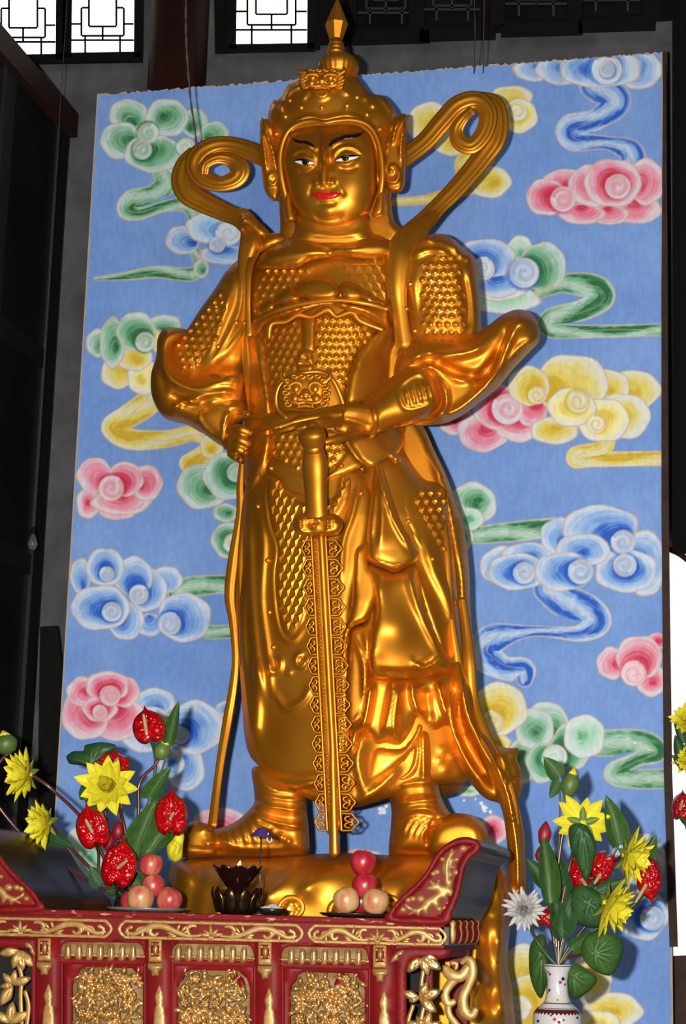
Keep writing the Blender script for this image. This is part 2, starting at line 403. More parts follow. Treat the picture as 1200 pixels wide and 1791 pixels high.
def lobe(k, cx, cy, rx, ry, ox=0.0, oy=0.0, heart=None):
    """one cloud lobe: deep tone round its heart (the curl it winds into), pale rim, thin outline"""
    m = bbox(cx-rx*1.12-4, cx+rx*1.12+4, cy-ry*1.12-4, cy+ry*1.12+4)
    x = PX[m]-cx; y = PY[m]-cy; u, v = x/rx, y/ry
    a = np.arctan2(v, u); q = np.sqrt(u*u+v*v)*(1+.025*np.cos(6*a+cx*.7)+.02*np.cos(4*a+cy)); d = (1-q)*min(rx, ry)
    if heart: hx, hy, s0 = (heart[0]-cx)/rx, (heart[1]-cy)/ry, heart[2]
    else: hx, hy, s0 = ox*1.3, oy*1.3, 0
    hm = math.hypot(hx, hy)
    if hm > .86: hx, hy = hx*.86/hm, hy*.86/hm; hm = .86
    px_, py_ = u-hx, v-hy; dd = np.hypot(px_, py_)+1e-6; dx, dy = px_/dd, py_/dd; hd = hx*dx+hy*dy
    lam = -hd+np.sqrt(hd*hd+1-hx*hx-hy*hy); ang = np.arctan2(dy, dx)
    s_in = np.clip(s0/(np.hypot(dx*rx, dy*ry)*lam+1e-6), 0, .9)
    t = (dd/lam*(1+.06*np.cos(3*ang+cx))-s_in)/(1-s_in)
    t = t+(vnoise(t*75+ang*2+cx, ang*4+cy, 3)-.5)*.30+(vnoise(x+cx+99, y+cy+99, 15)-.5)*.20
    if hm > .05 or heart: t = t+.22*(1-np.cos(ang-math.atan2(-hy, -hx)))*(1 if heart else .6)
    deep, mid = (np.array(c, float) for c in PAL[k])
    col = deep+(mid-deep)*sstep(0.05, 0.6, t)[:, None]; col = col+(RIM-col)*(sstep(0.52, 1.02, t)*0.8)[:, None]
    put(m, col, sstep(-0.6, 0.6, d)); put(m, LINE, np.exp(-((d-0.2)/1.05)**2)*0.85)
def curl(cx, cy, r, k='b', a0=0.0, dr=1):
    """spiral curl: pale disc wound by a fine outline that opens on one side"""
    m = bbox(cx-r*1.6, cx+r*1.6, cy-r*1.6, cy+r*1.6); x = PX[m]-cx; y = PY[m]-cy
    q = np.hypot(x, y)/r; a = np.arctan2(y, x); deep, mid = (np.array(c, float) for c in PAL[k])
    ph = ((a-a0)*dr/(2*math.pi)) % 1.0
    qb = 1.0+.10*(ph-.5)
    put(m, deep, np.clip(sstep(1.42, 1.02, q)*(0.5+0.5*np.cos(a-a0+math.pi*.2)), 0, 1)**1.2*0.8)
    col = RIM+(mid-RIM)*(0.75*vnoise(q*16-ph*5+cx, a*1.5+cx, 3)[:, None])
    put(m, col, sstep(1.03, 0.96, q/qb))
    for kk in range(2):
        rs = 1.0-(ph+kk)/1.75; ok = (rs > 0.14); dd = np.abs(q-rs*qb)*r
        put(m, mid, np.where(ok & (q < rs), np.exp(-((dd-3)/3.5)**2), 0)*0.55)
        put(m, LINE, np.where(ok, np.exp(-(dd/1.05)**2), 0)*0.85)
    put(m, LINE, np.exp(-((q-qb)*r/1.05)**2)*0.8*np.clip(1.4-1.6*ph, 0, 1))
def tail(k, pts, bands=2):
    """flowing ribbon of cloud: tone turns over from edge to edge along its bends"""
    pts = [(x, y, w*1.18) for x, y, w in pts]; P = catmull(pts, False, 4); hw = P[:, 2].max()+4
    m = bbox(P[:, 0].min()-hw, P[:, 0].max()+hw, P[:, 1].min()-hw, P[:, 1].max()+hw)
    x, y = PX[m], PY[m]; d, a, s = segdist(x, y, P[:, :2].copy(), True)
    cum = np.concatenate([[0], np.cumsum(np.linalg.norm(np.diff(P[:, :2], axis=0), axis=1))]); w = np.interp(a, cum/cum[-1], P[:, 2])
    u = d*s/w; deep, mid = (np.array(c, float) for c in PAL[k]); n_ = cum[-1]/55.0
    t = .5+.5*np.sin(u*2.2*bands*.6+1.5*np.sin(a*n_*1.6+.6)+.4)+(vnoise(a*cum[-1]*.12+3, u*9+9, 1)-0.5)*0.5
    t = np.clip(t, 0, 1); col = deep+(mid-deep)*sstep(0, 0.55, t)[:, None]; col = col+(RIM-col)*(sstep(0.6, 1.05, t)*0.6)[:, None]
    col = col+(RIM-col)*(sstep(0.70, 1, np.abs(u))*0.7)[:, None]
    put(m, col, sstep(1.02, 0.95, np.abs(u))); put(m, LINE, np.exp(-((np.abs(u)-.99)*w/1.05)**2)*0.85)
    l2 = .25*np.sin(a*n_*1.6+.6); put(m, LINE, np.exp(-((u-l2)*w/1.0)**2)*0.6*(w > 7))
OPS = []
L = lambda *a: OPS.append(('L', a)); C = lambda *a: OPS.append(('C', a)); T = lambda *a: OPS.append(('T', a))

# green, upper left
T('g', [(285, 300, 16), (290, 322, 16), (265, 342, 15), (232, 352, 17), (222, 368, 14), (245, 374, 9), (285, 362, 8), (322, 358, 10), (338, 375, 9), (334, 395, 6)])
L('g', 340, 215, 24, 25, -.3, .4); L('g', 375, 234, 25, 21, -.5, .3); L('g', 224, 200, 33, 26, .3, .6); L('g', 292, 206, 37, 33, -.2, -.1); L('g', 212, 246, 36, 32, .5, 0)
L('g', 320, 290, 35, 14, .2, 0); L('g', 268, 268, 50, 33, 0, -.3); C(325, 257, 16, 'G', 3.6); C(259, 233, 18, 'g', -1.2, -1); C(249, 262, 17, 'g', 2.6)
# blue and green, left of the shoulder
T('g', [(340, 440, 8), (352, 462, 10), (335, 480, 10), (275, 476, 9), (220, 483, 6), (166, 487, 2)]); L('g', 352, 470, 13, 16, .3, .3)
L('b', 395, 446, 46, 16, 0, -.8); L('b', 320, 420, 30, 25, .6, .2); L('B', 370, 398, 44, 28, .3, -.2); C(400, 407, 22, 'B', 3.3); C(380, 428, 14, 'b', 2.4, -1)
# green and yellow, left of the elbow
T('y', [(270, 660, 22), (262, 700, 20), (222, 730, 18), (196, 748, 16), (228, 768, 16), (290, 768, 13), (340, 758, 12), (370, 772, 14), (360, 792, 14), (330, 810, 14)]); L('y', 370, 780, 20, 22, 0, .4)
L('y', 206, 652, 29, 28, .4, -.3); L('Y', 252, 660, 29, 31, -.2, .2); L('y', 235, 622, 32, 27, .2, .4); L('Y', 285, 590, 30, 28)
L('g', 171, 600, 20, 24, .6, .2); L('g', 197, 600, 22, 44, .3, .2); L('g', 288, 566, 28, 15, 0, .8); L('g', 238, 580, 34, 34, .5, -.2); C(254, 598, 17, 'g', 3.0)
# pink, left edge
L('p', 154, 880, 20, 27, -.1, 0); L('p', 205, 893, 32, 16, 0, -.8); L('p', 212, 878, 52, 22, 0, -.6); L('p', 256, 845, 28, 31, -.3, .2); L('p', 218, 838, 32, 30, -.2, .4); L('p', 166, 832, 31, 31, .6, .4); C(195, 854, 22, 'p', -.8)
# green beside the waist
L('g', 395, 897, 22, 16, .3, 0); L('g', 400, 945, 30, 31, .3, -.3); C(408, 950, 17, 'G', 3); L('g', 356, 850, 46, 40, .3, .2); L('g', 400, 832, 44, 42, .2, .2); C(414, 826, 17, 'g', 2.8)
# blue, left
T('g', [(310, 1038, 14), (335, 1026, 15), (420, 1020, 13)]); T('g', [(365, 1106, 10), (420, 1104, 10)])
L('b', 141, 1007, 18, 30, .3, .7); L('b', 291, 1014, 28, 23, -.4, .5); L('b', 262, 1093, 22, 20, 0, -.7); L('b', 220, 1085, 31, 34, .3, -.4); L('b', 258, 1032, 34, 37, -.4, .1); L('b', 233, 1008, 34, 34, -.1, .1); L('b', 184, 992, 33, 33, .4, .4)
L('b', 322, 1080, 47, 43, -.2, -.3); L('b', 176, 1063, 51, 39, .3, -.1); C(187, 1004, 13, 'b', -1.8); C(243, 1040, 17, 'b', -.8); C(196, 1070, 17, 'b', 3.4); C(297, 1091, 20, 'b', -1.0)
# blue and pink, lower left
L('b', 325, 1345, 33, 38, -.2, -.4); L('b', 396, 1240, 18, 14, .2, .2); L('b', 270, 1228, 36, 24, .1, .6); L('b', 258, 1276, 50, 40, 0, -.3); L('b', 341, 1272, 51, 46, .3, -.2); C(316, 1286, 15, 'b', 3.3); L('b', 300, 1335, 22, 26, .2, 0)
L('p', 205, 1256, 48, 40, .1, -.2); L('p', 150, 1250, 42, 44, .1, .1); L('p', 218, 1210, 26, 27, -.2, .2); L('p', 146, 1210, 29, 26, .3, 0); L('p', 188, 1200, 38, 26, .1, .3); L('p', 175, 1240, 30, 22, 0, -.3); C(193, 1217, 18, 'p', -2.0); C(175, 1246, 13, 'p', -1.6)
L('p', 385, 1440, 48, 27, 0, .5); L('G', 150, 1490, 38, 48, .2, .2); L('G', 215, 1545, 40, 30); L('b', 165, 1560, 22, 25)
# yellow behind the right-hand ribbon
T('y', [(688, 353, 6), (740, 350, 7), (790, 338, 9), (840, 325, 10)]); T('y', [(850, 275, 14), (815, 285, 16), (810, 305, 10)])
L('y', 856, 318, 38, 28, .3, .1); L('y', 790, 255, 30, 17, 0, -.4); L('y', 752, 217, 40, 38, .3, .1); L('y', 895, 170, 37, 20, .1, .6); L('Y', 908, 203, 32, 30, -.2, .2); C(905, 195, 16, 'Y', 2)
# blue, top right, with its S tail
T('b', [(1040, 150, 22), (1076, 176, 24), (1045, 208, 16), (998, 224, 20), (1005, 246, 16), (1060, 250, 10), (1098, 262, 18), (1106, 280, 20), (1095, 300, 16)], 3)
L('b', 935, 122, 37, 20, .3, -.3); L('b', 985, 122, 48, 26, .1, -.2); L('b', 1118, 122, 40, 34, -.5, -.2); L('b', 1050, 120, 72, 34, .2, -.1); C(1062, 122, 26, 'B', -2.4); C(1062, 122, 14, 'b', 1, -1)
# pink, right
L('p', 1116, 366, 42, 25, -.1, -.5); L('p', 1066, 376, 33, 17, 0, -.7); L('p', 1018, 374, 40, 18, 0, -.7); L('p', 990, 316, 38, 20, 0, .4); L('p', 955, 345, 34, 32, .4, .2); L('p', 1034, 325, 40, 36, .2, .2); L('p', 1130, 318, 34, 40, -.5, .2); L('p', 1072, 320, 50, 42, .1, .1); C(985, 348, 22, 'p', 3.3); C(1081, 326, 22, 'p', -2.4)
# blue and green, right of the shoulder
T('g', [(940, 512, 10), (985, 496, 14), (1035, 502, 20), (1052, 520, 20), (1020, 542, 16), (965, 558, 16), (962, 575, 13), (1010, 580, 10), (1160, 577, 9)])
L('G', 882, 524, 62, 24, .1, -.4); L('G', 870, 500, 56, 26, 0, -.3); L('G', 910, 436, 22, 24, 0, .4); L('g', 950, 466, 40, 42, -.4, .3); L('b', 870, 495, 40, 26, 0, -.4); L('b', 850, 452, 52, 34, -.1, .2); C(846, 470, 20, 'B', -1.2); C(917, 477, 26, 'b', 2.8)
# pink and yellow, right of the sleeve
T('y', [(1068, 765, 9), (1052, 788, 14), (1010, 800, 17), (1040, 803, 12), (1160, 802, 11)])
L('p', 797, 735, 30, 26, 0, .2); L('p', 845, 756, 44, 34, .2, -.3); L('p', 907, 745, 40, 28, 0, -.4); L('p', 870, 712, 44, 38, .1, -.1); L('p', 930, 716, 28, 30, -.2, -.2); C(888, 715, 27, 'p', 3.8)
L('y', 970, 753, 42, 24, 0, -.3); L('y', 1108, 682, 48, 34, -.2, .2); L('y', 1060, 678, 42, 32, .2, .2); L('y', 1000, 672, 64, 52, .1, .2); L('y', 925, 675, 36, 34, .5, 0); L('y', 1090, 728, 48, 40, .1, 0); L('Y', 1055, 735, 46, 38, .2, -.2); L('Y', 1000, 712, 42, 34, 0, 0); C(940, 691, 16, 'y', -2.4); C(1012, 702, 20, 'y', -2); C(1044, 742, 16, 'Y', -1.8)
# green, right of the hip
T('g', [(835, 936, 13), (900, 930, 15), (968, 922, 14)]); L('G', 812, 940, 16, 22); L('g', 826, 882, 42, 38, .3, -.2); L('G', 820, 908, 26, 20); L('G', 798, 895, 16, 18)
# blue, right, with its S tail
T('b', [(958, 1030, 22), (990, 1052, 26), (1030, 1070, 24), (1042, 1090, 22), (1010, 1108, 12), (930, 1104, 8), (868, 1116, 22), (848, 1142, 26), (880, 1168, 18), (915, 1172, 18), (918, 1188, 12)], 3)
L('b', 880, 990, 40, 34, .3, .3); L('b', 925, 975, 48, 26, 0, .1); L('b', 978, 938, 32, 32, .3, .4); L('b', 1128, 985, 36, 58, -.3, .1); L('b', 1050, 922, 66, 38, .2, .4); L('b', 905, 1000, 50, 32, .1, -.2)
L('b', 1095, 998, 54, 38, .2, 0); L('b', 1020, 962, 48, 28, 0, .2); L('b', 985, 1000, 50, 34, .1, -.1); C(1090, 948, 21, 'b', 3.6); C(917, 1002, 19, 'b', 3.6); C(1016, 1000, 22, 'b', 3.8); C(1093, 989, 20, 'b', 1.0)
# yellow and green, right of the skirt
T('g', [(1050, 1300, 20), (1120, 1300, 20), (1148, 1315, 16), (1110, 1330, 11), (1075, 1352, 16), (1110, 1362, 15), (1165, 1362, 15)], 2)
L('g', 955, 1272, 42, 44, .3, .2); L('g', 1000, 1305, 36, 40, -.2, .3); L('G', 1022, 1288, 36, 38, -.2, 0); L('y', 868, 1300, 26, 16); L('g', 915, 1330, 27, 40, -.6, -.2); L('g', 935, 1275, 34, 36, .1, .2); L('g', 948, 1335, 26, 34, .2, -.4); C(970, 1324, 22, 'G', 3); L('y', 872, 1240, 50, 46, -.1, -.1); C(862, 1262, 19, 'y', -1.6)
L('G', 820, 1384, 22, 9)
# pink, lower right, and the clouds behind the vase
L('p', 1150, 1122, 22, 14); L('p', 1140, 1190, 28, 28, .1, .2); L('p', 1070, 1160, 26, 28, .5, 0); L('p', 1118, 1150, 40, 38, .1, .2); C(1109, 1178, 22, 'P', -1.2)
L('p', 862, 1452, 24, 26); L('b', 1118, 1498, 46, 40, .2, .3); L('b', 1140, 1560, 46, 72, -.1, .1); L('b', 1125, 1600, 44, 44, 0, -.2); C(1141, 1606, 21, 'b', 3.4); L('p', 630, 1500, 40, 14)
L('y', 915, 1700, 42, 48, .3, .2); L('y', 930, 1755, 50, 52, 0, .2); C(905, 1765, 24, 'Y', 0); L('y', 1032, 1712, 38, 44, -.1, .2); L('y', 1072, 1768, 52, 32, 0, .1); L('Y', 1045, 1790, 40, 22)
for i, (kind, a) in enumerate(OPS):
    if kind == 'T': tail(*a)
    elif kind == 'C': curl(*a)
    else:
        h = None
        for k2, c in OPS[i+1:i+22]:
            if k2 == 'T': break
            if k2 == 'C' and math.hypot((c[0]-a[1])/a[3], (c[1]-a[2])/a[4]) < 1.02: h = (c[0], c[1], c[2]*.95); break
        lobe(*a, heart=h)
for (x, y, r) in [(848, 1413, 6), (842, 1405, 3), (858, 1420, 3), (668, 1418, 7), (676, 1410, 4), (812, 1400, 2), (832, 1398, 2), (1110, 1300, 2)]:
    m = bbox(x-9, x+9, y-9, y+9); q = np.hypot(PX[m]-x, PY[m]-y)/r+(vnoise(PX[m], PY[m], 3)-.5)*.9; put(m, np.array([222, 226, 228.0]), sstep(1.1, 0.8, q))
IMG *= (1+(vnoise(PX, PY*0.5, 5)-0.5)*0.06)[..., None]
# worn cream edge all round
ex = np.minimum(GX-MX0, MX1-GX); ez = MZ1-GZ; wv = 0.004+0.006*vnoise(PX, PY, 14)
edge = (np.minimum(ex, ez) < wv); IMG[edge] = np.array([168, 150, 128.0])
lin = np.where(IMG/255 <= 0.04045, IMG/255/12.92, ((np.clip(IMG, 0, 255)/255+0.055)/1.055)**2.4)
topz = GZ.copy(); topz[-1] -= 0.012*vnoise(PX[-1], PY[-1]*0, 4); topz[-1] += 0.004
Vm = np.stack([GX, MY-0.0015*vnoise(PX, PY, 40), topz], -1).reshape(-1, 3)
idx = np.arange(nx*nz).reshape(nz, nx)
Q = np.stack([idx[:-1, :-1], idx[:-1, 1:], idx[1:, 1:], idx[1:, :-1]], -1).reshape(-1, 4)
mural = thing('cloud_mural', (0.5*(MX0+MX1), MY+0.05, MZ0), 'tall sky blue board painted with coloured curling clouds behind the gold statue', 'mural')
me = bpy.data.meshes.new('painted_face'); me.vertices.add(len(Vm)); me.vertices.foreach_set('co', Vm.ravel())
me.loops.add(Q.size); me.loops.foreach_set('vertex_index', Q.ravel().astype(np.int32)); me.polygons.add(len(Q))
me.polygons.foreach_set('loop_start', (np.arange(len(Q))*4).astype(np.int32)); me.update(calc_edges=True)
ca = me.color_attributes.new('paint', 'FLOAT_COLOR', 'POINT'); ca.data.foreach_set('color', np.concatenate([lin.reshape(-1, 3), np.ones((nx*nz, 1))], 1).ravel().astype(np.float32))
me.materials.append(MURAL); mo_ = bpy.data.objects.new('painted_face', me); COL.objects.link(mo_); attach(mo_, mural)
boxo('backing_board', MX0+0.002, MX1-0.002, MY+0.002, MY+0.12, MZ0, MZ1-0.016, BROWNWOOD, mural)
boxo('support_frame', MX0+0.05, MX1-0.05, MY+0.02, MY+0.12, 0, MZ0, BROWNWOOD, mural)
slabpx('edge_batten', [(1160, 88), (1165, 92), (1168, 500), (1170, 900), (1176, 1350), (1186, 1656), (1171, 1656), (1161, 1350), (1157, 900), (1157, 500)][::-1], MY-0.03, 0.03, BROWNWOOD, mural)
del L, C, T
# ---------------------------------------------------------------- gilded guardian statue
G = GOLD
st = thing('guardian_statue', at(600, 1700, 7.1), 'tall gilded warrior guardian in helmet and scale armour standing before the cloud mural', 'statue')
_bt = np.array([(400, 580, 120, .17), (440, 580, 150, .22), (520, 572, 150, .27), (620, 555, 130, .28), (720, 550, 130, .29), (800, 575, 160, .30), (900, 602, 192, .33), (1050, 612, 208, .36), (1200, 622, 214, .36), (1420, 640, 225, .34)], float)
def BD(x, y):
    cx = np.interp(y, _bt[:, 0], _bt[:, 1]); hw = np.interp(y, _bt[:, 0], _bt[:, 2]); b = np.interp(y, _bt[:, 0], _bt[:, 3])
    return 7.12-b*np.sqrt(1-np.clip((x-cx)/hw, -0.97, 0.97)**2)
def lift(d): return lambda x, y: BD(x, y)-d
def P_(n, o, Y, b, par=None, **k): return puff(n, o, Y, b, k.pop('mat', G), par or st, **k)
# base: draped rock plinth
base = P_('rock_base', [(298, 1512), (330, 1500), (450, 1499), (600, 1492), (700, 1496), (800, 1489), (856, 1492), (886, 1520), (894, 1600), (888, 1680), (897, 1740), (902, 1850), (880, 1990), (620, 2010), (330, 1990), (285, 1850), (292, 1700), (294, 1600)], 6.98, 0.56, w=95, res=7, back=0.8, thick=0.2, pw=2.6, smooth_iter=2, wr=12,
    strokes=[('f', [(520, 1500), (500, 1540), (450, 1580)], 8, 30, .05), ('f', [(640, 1497), (590, 1520), (545, 1545), (520, 1570)], 8, 22, .05), ('f', [(720, 1498), (690, 1520), (650, 1560), (600, 1590)], 7, 24, .05), ('f', [(790, 1500), (750, 1530), (720, 1560), (690, 1600)], 8, 22, .05),
             ('r', [(355, 1505), (340, 1560), (330, 1620)], 12, -.04), ('r', [(420, 1510), (390, 1560), (380, 1620)], 10, .04), ('r', [(850, 1500), (858, 1560), (850, 1640), (862, 1720), (850, 1790)], 14, -.06), ('r', [(872, 1540), (880, 1620), (870, 1700), (880, 1790)], 9, .04), ('r', [(830, 1560), (836, 1640), (828, 1700)], 8, .04), ('b', [(880, 1760), (846, 1720), (880, 1650), (860, 1600)], 16, .04), ('r', [(310, 1520), (306, 1560), (312, 1600)], 6, .02)])
for nm, (x, y, r) in (('base_scroll', (512, 1590, 26)), ('base_scroll', (598, 1592, 22)), ('base_scroll', (682, 1588, 24))):
    sweep(nm, [(x+r*math.cos(a)*q, y+r*math.sin(a)*q*0.95, 6.40, 5.5) for a, q in [(i*0.4-3.2, 1-0.045*i) for i in range(15)]], G, st, ratio=0.8)
    P_('base_scroll_boss', [(x+r*.8*math.cos(a), y+r*.8*math.sin(a)) for a in np.arange(8)*math.pi/4], 6.42, 0.03, w=14, strokes=[('b', [(x+r*.45*math.cos(a), y+r*.45*math.sin(a)) for a in np.arange(6)*math.pi/3], 3.5, .012)], res=4)
# solid core and back robe
P_('inner_robe', [(470, 452), (560, 430), (690, 446), (720, 520), (700, 640), (720, 760), (790, 900), (815, 1100), (826, 1300), (800, 1385), (690, 1398), (600, 1412), (545, 1400), (470, 1350), (430, 1200), (425, 1000), (440, 820), (452, 700), (446, 560)], 7.16, 0.2, w=90, back=1.3, thick=0.12, res=10)
P_('back_robe', [(700, 700), (738, 742), (758, 784), (782, 835), (797, 880), (812, 925), (821, 1000), (823, 1066), (828, 1120), (834, 1180), (838, 1240), (858, 1300), (840, 1340), (770, 1300), (750, 1100), (740, 900), (690, 800)], 7.1, 0.07, w=18, thick=.05,
    strokes=[('r', [(752, 790), (778, 860), (792, 930), (800, 1010)], 5, .03), ('r', [(800, 930), (808, 1020), (812, 1120), (818, 1200)], 5, .03), ('r', [(772, 1000), (790, 1080), (800, 1160), (806, 1240)], 6, .035)])
# under skirt between the boots
P_('underskirt', [(440, 1240), (470, 1350), (520, 1388), (556, 1402), (610, 1414), (680, 1396), (745, 1374), (818, 1366), (835, 1300), (790, 1230), (600, 1200)], lift(-0.04), 0.06, w=20,
    strokes=[('f', [(640, 1270), (625, 1330), (640, 1400)], 6, 22, .04), ('f', [(600, 1280), (612, 1340), (590, 1405)], 6, 20, .04), ('r', [(700, 1340), (660, 1380), (620, 1405)], 7, .03), ('b', [(770, 1330), (780, 1345), (790, 1325), (775, 1312)], 8, .012)])
P_('front_panel', [(432, 845), (470, 800), (560, 800), (640, 830), (655, 900), (640, 980), (620, 1060), (622, 1160), (620, 1270), (604, 1338), (572, 1372), (528, 1381), (484, 1370), (452, 1340), (430, 1300), (420, 1180), (412, 1060), (416, 950)], lift(0.02), 0.05, w=26, res=3.8, wr=8, smooth_iter=3,
    strokes=[('r', [(470, 838), (464, 870), (470, 920), (482, 960), (477, 1010), (482, 1075), (494, 1112), (514, 1120), (535, 1090)], 5, .016), ('r', [(430, 880), (436, 960), (440, 1060), (450, 1160), (466, 1230)], 8, .03), ('f', [(452, 870), (462, 950), (458, 1050), (470, 1150), (478, 1240)], 14, 5, .022),
             ('r', [(432, 1290), (445, 1345), (500, 1364), (560, 1358), (604, 1330)], 10, -.02), ('r', [(444, 1350), (500, 1372), (560, 1366)], 5, .02), ('r', [(445, 1150), (448, 1230), (442, 1300)], 12, .04), ('r', [(428, 1000), (424, 1100), (430, 1200), (438, 1280)], 6, .03),
             ('r', [(474, 1200), (500, 1238), (530, 1225), (545, 1195)], 6, .014), ('r', [(470, 1150), (474, 1175), (488, 1172), (490, 1156), (480, 1150)], 5, .018), ('r', [(536, 1150), (530, 1165), (518, 1162), (520, 1148), (532, 1142)], 4, .018),
             ('r', [(630, 840), (616, 900), (600, 950), (596, 1020)], 5, .016), ('r', [(604, 800), (596, 860), (580, 930)], 4, .014), ('b', [(506, 1176)], 5, .012)])
# tasset with pyramid scales
def tass(n, o, par=st, b=.012, l=0.078, **k): return P_(n, o, lift(l), b, par, w=8, res=k.pop('res', 5), **k)
tasset = tass('tasset_panel', [(472, 833), (492, 842), (500, 862), (530, 878), (572, 880), (610, 835), (612, 870), (598, 900), (565, 930), (548, 1000), (540, 1073), (514, 1112), (496, 1108), (486, 1073), (480, 1007), (484, 956), (472, 913), (467, 865)])
P_('belt_plate', [(468, 800), (500, 812), (530, 830), (572, 830), (606, 790), (622, 800), (632, 815), (606, 828), (572, 842), (560, 868), (530, 868), (500, 858), (490, 840), (466, 826)], lift(.07), .014, w=7, strokes=[('r', [(470, 806), (500, 818), (528, 836), (570, 836), (606, 797)], 3, .006)], res=4)
# apron drapery on the right
P_('hip_cloth', [(640, 800), (700, 795), (742, 838), (780, 850), (790, 930), (800, 1040), (806, 1160), (770, 1180), (700, 1180), (640, 1175), (640, 1000), (640, 880)], lift(.01), .05, w=30,
    strokes=[('r', [(730, 1000), (752, 1070), (782, 1150)], 8, .03), ('f', [(742, 940), (760, 1000), (784, 1050), (800, 1110)], 8, 12, .03)])
tr = P_('hip_scale_panel', [(700, 868), (737, 846), (776, 852), (784, 910), (784, 990), (800, 1060), (768, 1020), (744, 980), (716, 930)], lift(.05), .012, w=8, strokes=[('r', [(690, 880), (720, 945), (760, 1005), (790, 1050)], 8, .02)])
P_('apron_drape', [(640, 1000), (648, 985), (690, 1000), (725, 985), (735, 1010), (748, 1060), (770, 1120), (796, 1168), (770, 1182), (710, 1188), (646, 1184), (644, 1120), (654, 1060)], lift(.07), .07, w=26, res=5, smooth_iter=2,
    strokes=[('r', [(712, 990), (724, 1040), (744, 1090), (775, 1150)], 7, .035), ('f', [(665, 1000), (660, 1060), (648, 1120), (646, 1175)], 5, 16, .04), ('r', [(722, 1150), (740, 1168), (772, 1150), (790, 1140)], 5, .025), ('r', [(720, 1148), (738, 1160), (762, 1152)], 4, -.02), ('b', [(690, 1100)], 40, .05), ('r', [(660, 1172), (700, 1178), (760, 1172)], 5, -.02)])
P_('apron_drape', [(656, 812), (668, 814), (682, 858), (698, 905), (722, 950), (732, 970), (728, 984), (716, 990), (690, 999), (664, 992), (648, 984), (641, 975), (642, 930), (648, 875)], lift(.1), .06, w=24, res=4,
    strokes=[('r', [(662, 820), (676, 870), (694, 920), (722, 965)], 4, .03), ('r', [(659, 820), (652, 880), (646, 950)], 4, .025), ('f', [(662, 830), (668, 890), (664, 960)], 4, 18, .02), ('r', [(650, 978), (665, 985), (692, 991), (722, 980)], 4, .02)])
P_('side_flap', [(660, 815), (652, 870), (640, 940), (622, 962), (618, 1000), (614, 1060), (596, 1130), (606, 1170), (611, 1105), (641, 1086), (654, 1060), (662, 1030), (656, 1000), (645, 985), (646, 940), (654, 890)], lift(.085), .035, w=12, res=4, strokes=[('r', [(655, 840), (640, 930), (625, 968), (620, 1040)], 4, .02)])
P_('side_flap', [(612, 1106), (640, 1088), (652, 1062), (656, 1100), (650, 1180), (640, 1240), (634, 1262), (606, 1274), (602, 1240), (604, 1180)], lift(.06), .03, w=12, res=5, strokes=[('r', [(616, 1110), (632, 1145), (638, 1190), (636, 1245), (612, 1268)], 3.5, .025), ('r', [(640, 1100), (644, 1160), (640, 1220)], 6, .02)])
P_('pleated_hem', [(640, 1178), (700, 1182), (770, 1176), (803, 1170), (810, 1230), (806, 1262), (780, 1268), (762, 1276), (745, 1266), (730, 1254), (720, 1276), (700, 1302), (675, 1300), (655, 1300), (634, 1280), (624, 1320), (606, 1330), (612, 1270), (628, 1240)], lift(.03), .06, w=20, res=4.5, smooth_iter=2,
    strokes=[('f', [(690, 1186), (682, 1230), (672, 1290)], 5, 14, .045), ('r', [(650, 1190), (640, 1250), (630, 1290)], 7, .045), ('f', [(722, 1190), (722, 1220), (736, 1256)], 5, 12, .045), ('r', [(764, 1190), (775, 1230), (785, 1260)], 5, .05), ('r', [(700, 1200), (692, 1250), (690, 1290)], 7, .03), ('r', [(745, 1200), (748, 1240), (756, 1268)], 8, -.03), ('r', [(660, 1296), (690, 1300), (712, 1284), (729, 1258)], 3.5, .02)])
P_('thigh_fold', [(655, 1305), (700, 1306), (720, 1285), (732, 1262), (742, 1275), (720, 1320), (690, 1350), (655, 1372), (636, 1366), (640, 1330)], lift(.0), .05, w=18, res=4)
# sashes
def strap(n, path, par=st, g=None, ratio=0.5, **k): return sweep(n, path, G, par, groove=g, ratio=ratio, **k)
P_('sash_tail', [(800, 1150), (822, 1200), (838, 1262), (866, 1300), (884, 1308), (907, 1309), (904, 1326), (913, 1352), (912, 1384), (902, 1402), (880, 1404), (850, 1397), (822, 1368), (798, 1330), (780, 1286), (770, 1240), (782, 1190)], 6.86, .05, w=20, res=4.5, back=.5, smooth_iter=2, wr=6,
    strokes=[('r', [(805, 1170), (815, 1240), (840, 1300), (870, 1350), (900, 1392)], 7, .06), ('r', [(784, 1200), (790, 1270), (816, 1330), (856, 1390)], 6, .05), ('r', [(800, 1200), (806, 1270), (834, 1330), (872, 1380)], 5, -.05), ('r', [(870, 1310), (884, 1350), (880, 1390)], 7, .03), ('r', [(885, 1362), (912, 1370)], 6, .03)])
P_('sash_end', [(838, 1280), (858, 1298), (884, 1350), (904, 1400), (915, 1445), (919, 1505), (919, 1580), (909, 1607), (897, 1594), (890, 1550), (888, 1490), (881, 1430), (869, 1394), (850, 1350), (830, 1300)], 6.80, .04, w=14, res=4, back=.6,
    strokes=[('r', [(850, 1300), (882, 1370), (896, 1430), (905, 1500), (906, 1590)], 5, .045), ('r', [(872, 1370), (886, 1430), (893, 1500), (898, 1570)], 4, .03), ('r', [(884, 1430), (902, 1432)], 3, .03), ('r', [(895, 1545), (908, 1560), (916, 1545)], 4, -.03)])
strap('side_ribbon', [(808, 1050, 6.92, 7), (816, 1110, 6.9, 9), (820, 1160, 6.88, 12), (826, 1220, 6.88, 11), (846, 1280, 6.84, 10), (876, 1340, 6.8, 9), (894, 1392, 6.78, 9), (900, 1440, 6.77, 10)], g=(6, .12), ratio=.8)
